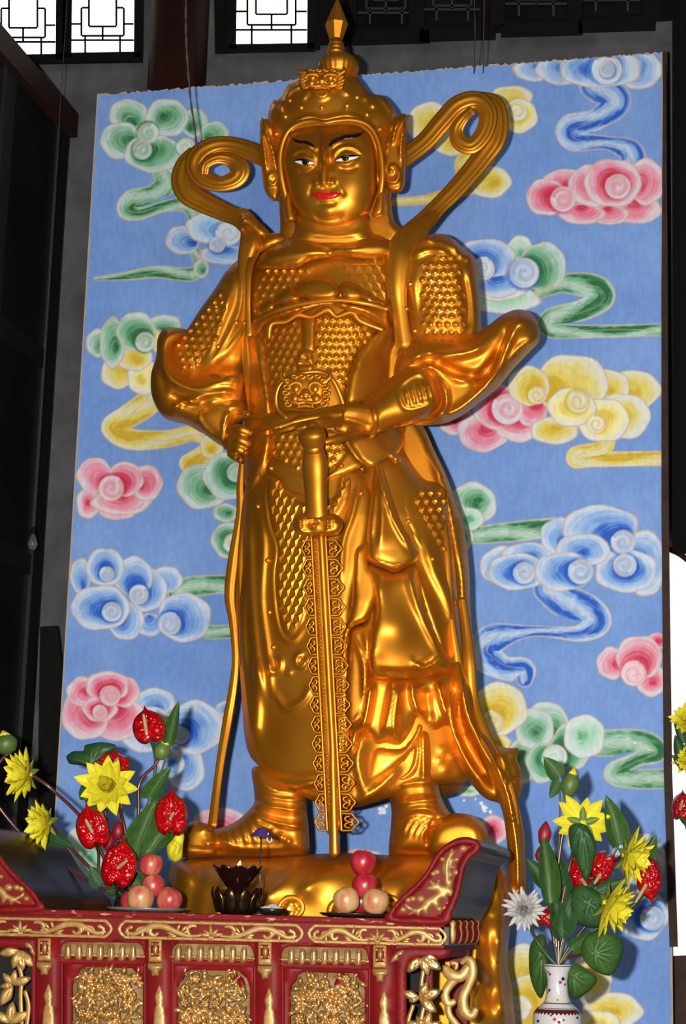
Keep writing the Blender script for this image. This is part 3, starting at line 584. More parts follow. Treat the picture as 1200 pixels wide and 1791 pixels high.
strap('side_ribbon', [(756, 850, 6.98, 4), (772, 900, 6.94, 6), (780, 960, 6.9, 7), (784, 1040, 6.88, 8), (790, 1100, 6.86, 8), (800, 1170, 6.86, 10), (802, 1220, 6.86, 10), (812, 1280, 6.86, 8)], g=(6, .12), ratio=.8)
strap('left_ribbon', [(424, 800, 7.0, 4), (420, 850, 7.0, 6), (420, 900, 7.0, 7), (408, 980, 7.0, 9), (402, 1040, 7.0, 9), (408, 1090, 7.0, 7), (412, 1150, 7.0, 6), (408, 1200, 7.0, 7), (398, 1260, 7.0, 8), (386, 1330, 6.96, 7), (378, 1390, 6.92, 7), (372, 1442, 6.88, 8)], g=(6, .2), ratio=.7)
strap('left_ribbon', [(440, 830, 6.99, 6), (432, 900, 6.96, 9), (424, 980, 6.93, 9), (424, 1050, 6.93, 8), (426, 1120, 6.95, 10), (432, 1200, 6.97, 9), (436, 1290, 6.97, 7)], g=(4, .15), ratio=.8)
# torso
torso = P_('torso', [(452, 452), (486, 424), (540, 408), (640, 408), (690, 420), (720, 440), (726, 520), (712, 620), (716, 740), (690, 800), (640, 815), (560, 830), (480, 826), (440, 850), (428, 780), (432, 690), (428, 585), (430, 500)], lift(0.0), .05, w=30, res=6, thick=.06)
P_('left_robe_panel', [(430, 585), (440, 575), (462, 600), (474, 680), (478, 726), (474, 760), (470, 800), (452, 846), (430, 860), (436, 800), (436, 740), (428, 690)], lift(.05), .03, w=12, strokes=[('r', [(448, 600), (464, 680), (470, 730)], 4, .02), ('r', [(470, 770), (456, 830), (438, 850)], 5, .02)])
P_('belt', [(428, 729), (476, 722), (520, 718), (600, 728), (640, 745), (640, 768), (590, 760), (520, 748), (476, 752), (432, 758)], lift(.08), .02, w=9)
P_('skirt_top', [(434, 756), (474, 752), (476, 790), (470, 828), (440, 850), (426, 838)], lift(.04), .04, w=16, strokes=[('r', [(470, 760), (462, 800), (440, 840)], 5, .02)])
bel = P_('belly_armor', [(471, 566), (500, 560), (520, 549), (545, 552), (572, 541), (587, 551), (614, 545), (629, 560), (664, 574), (650, 596), (630, 620), (617, 650), (606, 700), (604, 770), (612, 792), (575, 822), (530, 832), (500, 812), (474, 798), (475, 720), (470, 680), (458, 605)], lift(.055), .015, w=8, res=5, smooth_iter=2)
sweep('armor_hem', [(470, 590, 6.79, 4), (474, 566, 6.78, 6), (500, 562, 6.775, 4), (520, 550, 6.77, 6), (545, 554, 6.77, 4), (572, 541, 6.765, 6), (588, 553, 6.77, 4), (614, 545, 6.77, 6), (630, 561, 6.775, 4), (668, 576, 6.80, 4)], G, st, ratio=1)
P_('chest_plate', [(452, 466), (512, 462), (545, 455), (576, 446), (620, 450), (677, 446), (686, 500), (676, 540), (600, 525), (540, 522), (480, 540), (445, 556), (437, 510)], lift(.045), .02, w=10, res=6)
P_('collar_scarf', [(452, 452), (470, 436), (512, 420), (545, 424), (576, 432), (610, 424), (650, 416), (690, 424), (690, 446), (650, 452), (617, 450), (590, 446), (576, 450), (545, 456), (512, 470), (450, 470)], lift(.085), .045, w=14, res=5, strokes=[('r', [(577, 425), (577, 448)], 3, -.05), ('r', [(460, 456), (510, 446), (560, 440)], 4, .014), ('r', [(600, 440), (650, 432), (685, 434)], 4, .014)])
# bow folds under the chest
P_('chest_sash', [(440, 565), (470, 546), (500, 535), (545, 528), (590, 526), (640, 532), (676, 540), (682, 562), (692, 582), (650, 562), (610, 545), (572, 534), (530, 546), (500, 556), (468, 566), (446, 588)], lift(.1), .03, w=10, res=4.5, strokes=[('r', [(445, 570), (500, 546), (560, 534), (630, 540), (680, 562)], 3, .018)])
for o_ in ([(512, 508), (522, 492), (545, 484), (572, 486), (592, 500), (594, 515), (580, 525), (550, 527), (526, 520)], [(480, 520), (492, 508), (508, 500), (520, 512), (528, 524), (515, 531), (495, 535), (482, 532)], [(594, 498), (606, 492), (626, 498), (641, 512), (638, 524), (615, 528), (600, 522)], [(448, 540), (470, 524), (482, 530), (478, 545), (455, 556)], [(640, 508), (656, 518), (672, 528), (672, 540), (650, 536), (636, 528)]):
    P_('sash_knot_fold', o_, lift(.11), .04, w=16, res=4)
sweep('sash_edge', [(446, 560, 6.83, 4), (480, 544, 6.77, 5), (530, 530, 6.74, 5), (590, 524, 6.73, 5), (640, 530, 6.74, 5), (676, 540, 6.78, 5)], G, st, ratio=1)
P_('side_plate', [(606, 705), (608, 668), (620, 630), (642, 598), (670, 574), (694, 570), (704, 590), (702, 640), (690, 672), (660, 694), (632, 706)], lift(.08), .025, w=14, res=5)
P_('center_strap', [(527, 556), (552, 556), (551, 616), (528, 616)], lift(.08), .012, w=4, sm=False, res=4)
bk = P_('buckle', [(520, 620), (526, 612), (538, 610), (546, 616), (547, 650), (520, 650)], lift(.09), .014, w=5, res=3, strokes=[('b', [(533, 626)], 3, -.02), ('r', [(522, 636), (546, 636)], 2, -.02)])
# lion mask on the belt: one modelled relief
def lion(cx, cy, q, Y, par, n='lion_mask', hgt=.8, horns=True):
    E = lambda u, v: (cx+u*q, cy+v*q*hgt)
    m = P_(n, [E(*p) for p in [(-40, -20), (-34, -36), (-14, -42), (10, -42), (32, -34), (40, -18), (38, 8), (28, 28), (10, 38), (-12, 38), (-30, 28), (-38, 8)]], Y, .03, par, w=22*q, res=max(2, 5*q))
    def b(nm, u, v, r, z, h=.6): return sweep(nm, [E(u, v-r*.35)+(Y-z, r*q*.8), E(u, v)+(Y-z, r*q), E(u, v+r*.35)+(Y-z, r*q*.8)], G, m, n=12, ratio=h, step=1.5)
    S_ = lambda nm, L, z: sweep(nm, [E(u, v)+(Y-z, w*q) for u, v, w in L], G, m, n=8, step=2.5, ratio=1)
    b('nose', 0, 4, 11, .04, 1); b('nostril', -7, 8, 5, .046, 1); b('nostril', 7, 8, 5, .046, 1)
    for d in (-1, 1):
        b('eyeball', d*17, -8, 8, .036, 1); S_('brow', [(d*6, -10, 2), (d*10, -20, 4), (d*20, -22, 4.5), (d*30, -14, 3)], .04); b('cheek', d*19, 12, 9, .034, .9)
        S_('jaw', [(d*2, 22, 3), (d*14, 24, 4), (d*26, 20, 3.5), (d*30, 10, 2)], .034); b('fang', d*12, 30, 3.5, .036, 1)
        if horns: S_('horn', [(d*32, -22, 5), (d*44, -34, 4), (d*42, -48, 1.5)], .02)
        for k in range(5):
            u0, v0 = d*(36-2*abs(k-2)), -26+13*k
            S_('mane_curl', [(u0+7*math.cos(t)*(1-t*.12), v0+7*math.sin(t)*(1-t*.12), 2.6) for t in np.arange(0, 5.4, .6)], .024)
    for k in range(4):
        u0 = -20+13.5*k; S_('mane_curl', [(u0+6*math.cos(t)*(1-t*.12), -36+6*math.sin(t)*(1-t*.12), 2.5) for t in np.arange(0, 5.4, .6)], .026)
    S_('lip', [(-14, 34, 2), (0, 30, 3), (14, 34, 2)], .03)
    return m
lion(534, 686, .98, 6.70, st)
sweep('mask_border', [(500, 730, 6.73, 4), (484, 712, 6.74, 4), (484, 684, 6.73, 4), (498, 664, 6.72, 3), (530, 652, 6.71, 3), (560, 650, 6.72, 4), (580, 662, 6.72, 4), (592, 684, 6.73, 4), (600, 706, 6.75, 4)], G, st, ratio=.8)
P_('belt_fall', [(612, 769), (652, 758), (673, 778), (702, 800), (694, 812), (680, 800), (668, 808), (652, 817), (636, 810), (622, 794)], lift(.12), .02, w=8, res=4, strokes=[('r', [(668, 806), (682, 800), (700, 808)], 4, .02)])
strap('hanging_strap', [(446, 440, 6.93, 9), (436, 470, 6.88, 6), (434, 510, 6.86, 5), (434, 550, 6.86, 5), (435, 584, 6.86, 7)], ratio=.5)
strap('shoulder_scarf', [(424, 372, 7.02, 10), (436, 392, 6.98, 16), (440, 420, 6.94, 20), (432, 450, 6.93, 16), (428, 490, 6.93, 12), (428, 540, 6.94, 9), (430, 600, 6.94, 8), (436, 660, 6.94, 10), (444, 720, 6.92, 10)], g=(5, .12), ratio=.8)
strap('shoulder_scarf', [(770, 362, 7.04, 6), (746, 388, 6.98, 13), (722, 412, 6.92, 22), (700, 440, 6.86, 24), (694, 490, 6.84, 20), (698, 540, 6.85, 14), (706, 600, 6.86, 14)], g=(6, .12), ratio=.7)
# proper right arm (left in the picture), akimbo
P_('upper_arm', [(446, 440), (420, 452), (396, 474), (376, 505), (350, 541), (325, 579), (300, 606), (300, 640), (330, 668), (380, 660), (430, 640), (442, 560), (446, 500)], 7.02, .11, w=46, back=1, res=5, wr=8,
    strokes=[('r', [(410, 480), (402, 520), (388, 560), (366, 620), (348, 650)], 6, .02), ('r', [(426, 470), (420, 540), (392, 600), (352, 655)], 5, .02), ('r', [(440, 560), (400, 610), (356, 652)], 6, .018), ('r', [(386, 500), (396, 520), (390, 540)], 5, .015)])
P_('sleeve', [(291, 573), (276, 592), (273, 624), (264, 657), (267, 697), (288, 731), (325, 742), (360, 760), (386, 760), (400, 735), (425, 722), (432, 690), (430, 650), (400, 642), (350, 650), (318, 636), (302, 610), (328, 580)], 7.0, .12, w=34, back=.9, res=5, wr=7, smooth_iter=2,
    strokes=[('r', [(290, 590), (286, 630), (300, 662), (340, 680), (390, 668), (426, 672)], 7, .04), ('r', [(282, 590), (278, 640), (292, 690)], 5, -.02), ('r', [(330, 650), (380, 655), (424, 662)], 4, .03), ('r', [(318, 710), (360, 690), (410, 684)], 8, .04), ('r', [(296, 690), (330, 708), (370, 700)], 5, -.03), ('r', [(300, 725), (320, 700), (350, 706), (390, 700)], 4, .03)])
P_('forearm', [(346, 706), (380, 692), (412, 690), (430, 708), (428, 730), (412, 745), (402, 768), (394, 782), (372, 770), (350, 752), (338, 730)], 6.95, .09, w=30, back=1, res=4.5, strokes=[('r', [(402, 716), (392, 745), (396, 776)], 3.5, .03), ('r', [(362, 700), (400, 712), (426, 712)], 3, .012), ('r', [(346, 712), (350, 740), (376, 768)], 4, .02)])
# fist on the hip: one fused hand
def hand(name, parts, mat, par, vx=.0045, it=5):
    V, Fc = join([sweep(None, p, None, None, mk=False, ratio=r, n=12, step=3) for p, r in parts]); V, Fc = fuse(V, Fc, vx, it)
    return mesh(name, V, Fc, mat, par)
hand('right_hand', [([(392, 755, 6.9, 14), (404, 764, 6.88, 21), (416, 776, 6.87, 24)], .9),
    ([(404, 735, 6.9, 8), (420, 726, 6.87, 8), (434, 724, 6.85, 7.5)], 1),
    ([(404, 752, 6.84, 8), (420, 750, 6.81, 8.5), (437, 757, 6.82, 7.5)], 1), ([(402, 768, 6.84, 8), (418, 768, 6.81, 8.5), (434, 776, 6.82, 7.5)], 1),
    ([(402, 783, 6.85, 7.5), (415, 784, 6.82, 8), (430, 791, 6.83, 7)], 1), ([(402, 794, 6.87, 6.5), (410, 798, 6.85, 7.5), (421, 804, 6.85, 7)], 1)], G, st)
for i, (x, y) in enumerate([(433, 724), (436, 757), (433, 777), (429, 791), (420, 804)]):
    P_('fingertip', [(x+7*math.cos(a), y+7.5*math.sin(a)) for a in np.arange(8)*math.pi/4], 6.83, .03, w=7, back=.6, res=2.5, thick=.002)
strap('cuff_rim', [(396, 782, 6.9, 5), (390, 764, 6.87, 5), (394, 744, 6.86, 5), (404, 722, 6.88, 4)], ratio=1)
# proper left arm (right in the picture)
P_('upper_arm', [(690, 450), (716, 424), (747, 412), (775, 409), (796, 420), (815, 438), (830, 450), (835, 480), (841, 547), (838, 590), (800, 610), (740, 610), (712, 596), (706, 540), (690, 500)], 6.98, .16, w=60, back=1, res=5, wr=8,
    strokes=[('r', [(716, 430), (750, 420), (790, 432), (806, 450)], 6, .03), ('r', [(706, 470), (718, 500), (716, 560), (720, 590)], 8, .02), ('r', [(728, 470), (728, 540), (736, 584)], 4, .012), ('r', [(720, 450), (752, 436), (790, 444)], 5, .03), ('r', [(700, 440), (730, 418), (760, 425)], 5, .03), ('r', [(808, 470), (818, 530), (818, 585)], 6, -.03), ('b', [(800, 432), (808, 446), (820, 452), (792, 424)], 6, .03)])
P_('sleeve', [(690, 640), (704, 608), (730, 592), (770, 586), (808, 590), (830, 584), (853, 570), (880, 550), (907, 541), (930, 549), (943, 570), (943, 596), (922, 620), (897, 646), (872, 677), (843, 701), (808, 727), (775, 741), (740, 744), (716, 738), (700, 700), (690, 670)], 6.9, .13, w=30, back=.6, res=4.5, wr=7, smooth_iter=2,
    strokes=[('r', [(706, 634), (740, 622), (780, 622), (830, 612), (858, 590)], 8, .05), ('r', [(700, 620), (724, 600), (744, 594)], 5, .03), ('r', [(722, 648), (752, 626), (780, 646), (830, 660), (862, 640), (884, 610)], 9, -.06), ('r', [(720, 650), (750, 640), (800, 662), (836, 662)], 6, .05), ('r', [(742, 738), (800, 718), (842, 684), (866, 650), (884, 610), (906, 560)], 8, .055), ('r', [(764, 656), (778, 680), (780, 712), (760, 734)], 5, .05),
             ('r', [(890, 560), (880, 600), (858, 640), (836, 680)], 7, -.03), ('r', [(940, 590), (906, 610), (886, 640)], 5, .02), ('b', [(912, 566)], 18, .05)])
P_('forearm', [(636, 704), (664, 678), (692, 654), (722, 640), (750, 652), (768, 680), (770, 708), (748, 728), (718, 742), (680, 752), (652, 762), (640, 750), (634, 726)], 6.76, .12, w=40, back=1, res=3.5, wr=8,
    strokes=[('r', [(696, 680), (700, 700), (712, 716), (740, 712), (764, 702)], 3.5, .012), ('r', [(708, 682), (716, 712)], 2.6, .014), ('r', [(718, 677), (727, 708)], 2.6, .014), ('r', [(729, 672), (738, 705)], 2.6, .014), ('r', [(740, 669), (748, 702)], 2.6, .014), ('r', [(750, 668), (757, 698)], 2.6, .014), ('r', [(696, 676), (724, 656), (752, 660)], 3.5, .012), ('r', [(690, 656), (720, 648), (746, 656)], 4, .02)])
for pa in ([(640, 698, 6.7, 6), (650, 712, 6.64, 6.5), (656, 734, 6.63, 6.5), (650, 762, 6.69, 6)], [(652, 692, 6.72, 4), (664, 708, 6.66, 5), (668, 728, 6.66, 5), (662, 752, 6.7, 4)]):
    strap('cuff_ring', pa, ratio=1)
hand('left_hand', [([(650, 728, 6.68, 22), (625, 722, 6.64, 17), (596, 720, 6.61, 14), (570, 723, 6.58, 10)], .8), ([(640, 745, 6.68, 16), (610, 748, 6.62, 13), (590, 745, 6.6, 10)], .8),
    ([(600, 716, 6.56, 8), (570, 719, 6.53, 7.5), (540, 725, 6.50, 7), (514, 736, 6.49, 6), (504, 741, 6.49, 5)], 1),
    ([(596, 724, 6.54, 8), (560, 729, 6.50, 7.2), (520, 736, 6.48, 6.5), (495, 744, 6.48, 5.8), (480, 748, 6.48, 5)], 1),
    ([(596, 732, 6.56, 7.5), (560, 737, 6.47, 7), (525, 743, 6.45, 6.2), (502, 750, 6.45, 5.6), (488, 754, 6.46, 4.8)], 1),
    ([(598, 740, 6.60, 7), (575, 742, 6.5, 6.5), (540, 745, 6.44, 6), (520, 750, 6.44, 5)], 1),
    ([(632, 752, 6.66, 10), (608, 762, 6.58, 8.5), (586, 768, 6.54, 7.5), (570, 772, 6.52, 6)], 1)], G, st, .0045, 5)
# boots
bootL = P_('boot', [(446, 1340), (520, 1372), (534, 1392), (537, 1420), (540, 1450), (538, 1494), (500, 1499), (400, 1500), (330, 1500), (318, 1494), (318, 1466), (326, 1444), (340, 1436), (360, 1444), (376, 1450), (410, 1438), (434, 1418), (445, 1402), (444, 1380)], 6.92, .12, w=34, back=1, res=4, wr=6,
    strokes=[('r', [(446, 1388), (480, 1396), (534, 1402)], 4, .022), ('r', [(440, 1408), (480, 1412), (536, 1420)], 6, .035), ('r', [(436, 1418), (480, 1438), (538, 1448)], 5, .03), ('r', [(446, 1360), (480, 1382), (530, 1388)], 3, .016), ('r', [(446, 1425), (452, 1440), (480, 1450)], 4, .02), ('r', [(380, 1452), (390, 1470), (420, 1482), (470, 1484), (520, 1478)], 3, .014), ('r', [(394, 1450), (404, 1476)], 2.5, .012), ('r', [(408, 1446), (418, 1478)], 2.5, .012), ('r', [(422, 1440), (434, 1480)], 2.5, .012), ('r', [(436, 1436), (450, 1480)], 2.5, .012),
             ('r', [(376, 1450), (382, 1474), (370, 1490)], 4, -.03), ('b', [(364, 1466)], 7, .02), ('r', [(350, 1454), (366, 1456), (372, 1470), (362, 1478), (356, 1470)], 3, .018), ('r', [(320, 1482), (420, 1492), (536, 1488)], 3, -.018), ('b', [(492, 1464), (504, 1472)], 6, .02)])
bootR = P_('boot', [(664, 1290), (720, 1262), (760, 1270), (768, 1320), (768, 1372), (774, 1398), (790, 1424), (812, 1424), (836, 1432), (850, 1448), (853, 1476), (846, 1494), (760, 1500), (690, 1500), (680, 1488), (684, 1440), (684, 1412), (676, 1380), (662, 1350)], 6.92, .14, w=36, back=1, res=4, wr=6,
    strokes=[('r', [(676, 1356), (700, 1362), (722, 1346), (730, 1316), (728, 1290)], 4, .02), ('r', [(684, 1346), (704, 1350), (716, 1336), (722, 1310), (718, 1296)], 3, -.012), ('r', [(740, 1276), (741, 1366)], 3.5, .022), ('r', [(764, 1276), (764, 1366)], 3, .02), ('r', [(678, 1380), (716, 1370), (766, 1368)], 4, .02), ('r', [(684, 1410), (724, 1402), (776, 1398)], 6, .035), ('r', [(686, 1424), (710, 1414), (780, 1410)], 4, .02), ('r', [(684, 1460), (694, 1430), (736, 1416), (780, 1424)], 5, .025),
             ('r', [(704, 1462), (716, 1436), (740, 1426)], 2.5, .012), ('r', [(714, 1464), (726, 1440), (750, 1428)], 2.5, .012), ('r', [(724, 1466), (736, 1444), (758, 1432)], 2.5, .012), ('r', [(734, 1468), (744, 1450), (764, 1438)], 2.5, .012), ('r', [(764, 1430), (752, 1450), (746, 1480)], 4, -.03), ('b', [(800, 1446)], 26, .03), ('r', [(760, 1462), (764, 1474), (772, 1470), (770, 1458), (762, 1456)], 2.5, .016), ('r', [(776, 1458), (784, 1456), (784, 1448)], 2.5, .014), ('r', [(684, 1486), (760, 1490), (850, 1484)], 3, -.018)])
P_('boot_toe', [(744, 1484), (746, 1452), (764, 1432), (786, 1424), (800, 1422), (826, 1426), (846, 1440), (854, 1462), (850, 1488), (800, 1496), (760, 1496)], 6.84, .12, w=26, back=.7, res=5)
P_('boot_toe', [(319, 1494), (317, 1466), (326, 1444), (342, 1435), (360, 1442), (374, 1454), (380, 1478), (376, 1496), (340, 1500)], 6.84, .09, w=22, back=.7, res=4, strokes=[('r', [(348, 1454), (364, 1452), (374, 1464), (366, 1476), (358, 1470)], 3, .016), ('r', [(320, 1482), (378, 1488)], 2.5, -.014)])
# ---------------------------------------------------------------- head, helmet, halo ribbons
BLACKP = material('black_brow_paint', srgb(16, 12, 10), 0.35, coat=0.3)
REDP = material('red_lip_paint', srgb(190, 18, 22), 0.3, coat=0.3)
WHITEP = material('white_eye_paint', srgb(235, 225, 228), 0.3)
IRIS = material('dark_iris_paint', srgb(26, 16, 14), 0.12, coat=0.6)
helm = P_('helmet', [(487, 350), (476, 300), (470, 250), (469, 200), (477, 177), (491, 170), (502, 150), (520, 138), (545, 126), (566, 122), (590, 121), (612, 126), (630, 142), (646, 163), (668, 167), (683, 181), (694, 202), (692, 250), (686, 310), (680, 350), (640, 330), (580, 300), (520, 330)], 7.06, .17, w=60, back=1.3, res=3.6, wr=6, smooth_iter=3, thick=.05,
    strokes=[('r', [(492, 275), (503, 230), (522, 211), (545, 204), (566, 209), (603, 202), (634, 210), (657, 235), (668, 280)], 4, .018), ('r', [(497, 172), (510, 156), (528, 150)], 4, .03), ('r', [(478, 182), (474, 200), (472, 230)], 4, .026), ('r', [(494, 178), (492, 196)], 3, .022), ('r', [(624, 144), (634, 152), (638, 166), (634, 176)], 4, .03), ('r', [(646, 186), (642, 174), (648, 166), (664, 170), (680, 186), (688, 206)], 4, .03), ('r', [(646, 184), (654, 184), (654, 174)], 3, .024), ('r', [(540, 158), (534, 168), (528, 174)], 3.5, .014), ('r', [(596, 154), (604, 162), (610, 164)], 3.5, .014), ('r', [(545, 160), (552, 170), (562, 174), (574, 169), (578, 160)], 2.5, .01), ('r', [(608, 156), (612, 170), (606, 190), (604, 200)], 4, .01)])
P_('neck_guard', [(488, 300), (488, 350), (488, 411), (462, 428), (470, 440), (560, 450), (680, 440), (708, 404), (690, 388), (684, 345), (684, 300), (580, 280)], 7.02, .04, w=20, res=6, back=1, strokes=[('r', [(492, 350), (494, 400), (480, 420)], 4, .012), ('r', [(680, 350), (682, 392), (698, 404)], 4, .012)])
P_('neck', [(520, 370), (516, 400), (508, 428), (545, 440), (620, 440), (656, 424), (648, 398), (640, 370), (580, 350)], 6.95, .08, w=40, res=5, strokes=[('r', [(514, 400), (560, 412), (610, 412), (650, 400)], 4, .012), ('r', [(512, 412), (560, 424), (614, 424), (652, 412)], 4, .01)])
face_o = [(490, 285), (494, 250), (503, 228), (533, 217), (567, 214), (618, 213), (646, 226), (658, 250), (662, 285), (661, 326), (654, 352), (644, 374), (620, 394), (592, 402), (562, 402), (534, 390), (515, 366), (501, 330)]
face = P_('face', face_o, 6.95, .15, w=72, res=2.6, smooth_iter=5, wr=8, pw=2.3,
    strokes=[('p', [(567, 240), (566.5, 280), (566, 300), (566, 319)], 6.5, .026), ('r', [(567, 280), (566, 304), (566, 330)], 15, .013), ('r', [(558, 262), (548, 255), (536, 252)], 5, .008), ('r', [(576, 260), (588, 250), (602, 246)], 5, .008), ('b', [(553, 319), (581, 318)], 5.5, .012), ('r', [(556, 324), (566, 325), (577, 323)], 2.2, -.007),
        ('r', [(566, 327), (567, 334)], 3, -.003),
        ('r', [(549, 340), (560, 338), (571, 340), (584, 338), (594, 340)], 6, .007), ('r', [(553, 347), (571, 349), (590, 346)], 4, .004), ('b', [(543, 341), (600, 339)], 5, -.005), ('r', [(553, 355), (573, 357), (590, 354)], 5, -.006),
        ('b', [(574, 369)], 17, .016), ('r', [(546, 372), (558, 381), (575, 384), (592, 381), (602, 372)], 4, -.009), ('r', [(530, 386), (560, 397), (590, 397), (620, 388)], 8, .012),
        ('b', [(531, 276)], 15, .016), ('b', [(606, 271)], 17, .016), ('r', [(509, 278), (516, 267), (530, 261), (545, 266), (553, 279)], 2.8, .008), ('r', [(583, 279), (588, 264), (603, 256), (620, 259), (636, 271)], 2.8, .008),
        ('r', [(509, 278), (520, 270), (534, 267), (549, 276)], 2.5, -.006), ('r', [(587, 276), (603, 263), (620, 265), (632, 272)], 2.5, -.006),
        ('r', [(516, 287), (532, 293), (550, 287)], 3.0, .007), ('r', [(588, 283), (606, 288), (628, 277)], 3.0, .007), ('r', [(520, 298), (536, 302), (550, 296)], 4, -.006), ('r', [(592, 294), (610, 297), (628, 290)], 4, -.006),
        ('b', [(556, 290)], 8, -.012), ('b', [(578, 288)], 8, -.012), ('r', [(508, 243), (530, 250), (552, 258)], 7, .007), ('r', [(576, 256), (600, 242), (634, 234)], 7, .007),
        ('b', [(528, 326)], 26, .008), ('b', [(614, 324)], 28, .009), ('r', [(548, 320), (543, 332), (541, 342)], 3.5, -.004), ('r', [(587, 318), (597, 331), (601, 342)], 3.5, -.004)])
FS = Surf([face])
def onface(n, o, mat, b=.002, w=3, l=.0015, res=2.0, par=None, S=None): return puff(n, o, lambda x, y: (S or FS).Y(x, y, 6.85, l), b, mat, par or face, w=w, res=res, thick=.003, smooth_iter=0)
onface('eyebrow', [(506, 234), (512, 240), (524, 245), (536, 246), (546, 251), (552, 259), (549, 259), (541, 254), (532, 251), (520, 250), (511, 244)], BLACKP)
onface('eyebrow', [(574, 256), (580, 246), (590, 239), (602, 235), (620, 234), (637, 230), (630, 238), (618, 242), (603, 243), (591, 248), (582, 254), (576, 257)], BLACKP)
onface('eye', [(515, 282), (524, 280), (536, 280.5), (551, 284), (545, 287), (532, 288), (522, 286)], WHITEP, .003)
onface('eye', [(587, 281), (594, 276), (606, 274), (618, 273), (628, 273.5), (620, 278), (606, 281), (595, 282)], WHITEP, .003)
onface('iris', [(528, 280.5), (534, 280), (540, 281), (541, 284.5), (537, 288), (531, 288), (527.5, 284.5)], IRIS, .004, l=.0035)
onface('iris', [(598, 275.5), (604, 274), (610, 274), (610.5, 277.5), (607, 281), (601, 281.3), (597.5, 278.5)], IRIS, .004, l=.0035)
onface('lash_line', [(512, 281), (524, 277.8), (537, 278.2), (553, 284.5), (536, 281.5), (524, 281)], BLACKP, .002, l=.006, res=1.4)
onface('lash_line', [(584, 281.5), (594, 274), (606, 271.4), (618, 270.6), (633, 272), (618, 274), (606, 274.7), (594, 277.3)], BLACKP, .002, l=.006, res=1.4)
onface('lips', [(544, 339), (552, 337), (562, 335.5), (570, 337), (580, 335.5), (590, 336.5), (598, 338.5), (592, 344), (584, 347.5), (572, 349), (558, 348), (550, 344)], REDP, .006, w=6)
onface('forehead_dot', [(562.4, 258.5), (564, 256), (566, 258.5), (564, 261)], REDP, .001, l=.002, res=1.2)
sweep('helmet_brim', [(500, 345, 6.92, 5), (492, 310, 6.9, 5.5), (489, 275, 6.89, 5.5), (495, 245, 6.88, 5), (508, 224, 6.87, 5), (530, 213, 6.86, 4.5), (552, 211, 6.855, 4), (567, 214, 6.85, 4), (590, 210, 6.855, 4), (618, 209, 6.86, 4.5), (644, 219, 6.87, 5), (660, 244, 6.88, 5), (667, 280, 6.89, 5.5), (668, 315, 6.9, 5.5), (664, 345, 6.92, 5)], G, helm, ratio=1)
# long ear lobes
for o_, s_ in (([(500, 333), (508, 336), (512, 360), (518, 386), (500, 388), (497, 372), (496, 350)], 0), ([(664, 330), (673, 334), (674, 360), (670, 376), (652, 380), (652, 368), (658, 350)], 0)):
    P_('ear_lobe', o_, 6.93, .035, w=9, back=.8, res=3)
# winged side flaps of the helmet
P_('helmet_wing', [(455, 211), (460, 206), (472, 212), (480, 238), (486, 268), (490, 300), (491, 325), (488, 345), (480, 352), (468, 343), (461, 325), (457, 290), (455, 250)], 6.97, .035, w=9, back=1, res=3, wr=4,
    strokes=[('r', [(460, 214), (468, 240), (476, 262), (483, 296)], 2.6, .03), ('r', [(456, 226), (462, 262), (466, 296)], 2.6, .028), ('r', [(467, 212), (479, 240), (487, 280)], 2.4, .026), ('r', [(486, 290), (484, 318), (474, 322), (470, 310), (477, 303), (481, 310)], 2.6, .016), ('b', [(477, 311)], 3, .014)])
P_('helmet_wing', [(710, 200), (712, 225), (711, 255), (710, 290), (707, 325), (700, 336), (688, 338), (676, 331), (669, 314), (668, 292), (671, 268), (674, 245), (682, 216), (692, 203)], 6.95, .04, w=9, back=1, res=3, wr=4,
    strokes=[('r', [(702, 204), (692, 226), (686, 252)], 2.6, .028), ('r', [(711, 215), (702, 245), (701, 278)], 2.6, .03), ('r', [(686, 212), (676, 240), (673, 274)], 2.6, .03), ('r', [(676, 282), (671, 300), (678, 316), (692, 318), (698, 304), (690, 290), (681, 294), (682, 302)], 3, .018), ('b', [(685, 299)], 3.5, .018)])
HS = Surf([helm, face])
def stud(x, y, r, par, S, n='stud'):
    p, nn = S.hit(x, y)
    if p is None: return
    rr = r*7/F; z = nn.normalized(); q = z.to_track_quat('Z', 'Y').to_matrix()
    V, Fc = lathe([(rr*1.15, -.004), (rr*1.1, rr*.15), (rr*.95, rr*.25), (rr*.8, rr*.6), (rr*.4, rr*.88), (rr*.05, rr*.95)], (0, 0, 0), 10)
    return mesh(n, [p+q@Vector(v) for v in V], Fc, G, par)
for (x, y) in [(527, 188), (563, 188), (608, 185), (642, 200), (665, 226), (499, 204), (484, 234), (507, 176), (493, 189), (625, 170)]: stud(x, y, 4.8, helm, HS, 'rivet')
# crest: lion head, ribbed bun, neck rings and faceted spear point
lion(562, 139, .92, 6.93, st, 'crest_lion', .50, True)
P_('crest_tongue', [(547, 158), (562, 162), (578, 157), (574, 169), (562, 174), (551, 169)], 6.885, .012, w=5, res=2.4)
bx = at(592, 132, 7.04); k_ = 7.04/F
ns = 64; V = []; rows = [(34, -4), (35, 4), (38, 10), (39, 18), (37, 26), (31, 34), (22, 40), (14, 43)]
for r, z in rows:
    for j in range(ns):
        a = 2*math.pi*j/ns; rr = r*(1+.035*math.cos(22*a)*(1 if 2 < z < 40 else .3)); V.append((bx[0]+(rr*math.cos(a)-r*0+(-5 if z > 0 else 0)*0)*k_, 7.04+rr*k_*math.sin(a), bx[2]+z*k_))
Fc = [(i*ns+j, i*ns+(j+1) % ns, (i+1)*ns+(j+1) % ns, (i+1)*ns+j) for i in range(7) for j in range(ns)]+[tuple(range(ns))[::-1], tuple(7*ns+j for j in range(ns))]
crest = mesh('helmet_bun', V, Fc, G, st)
nb = at(588, 92, 7.04)
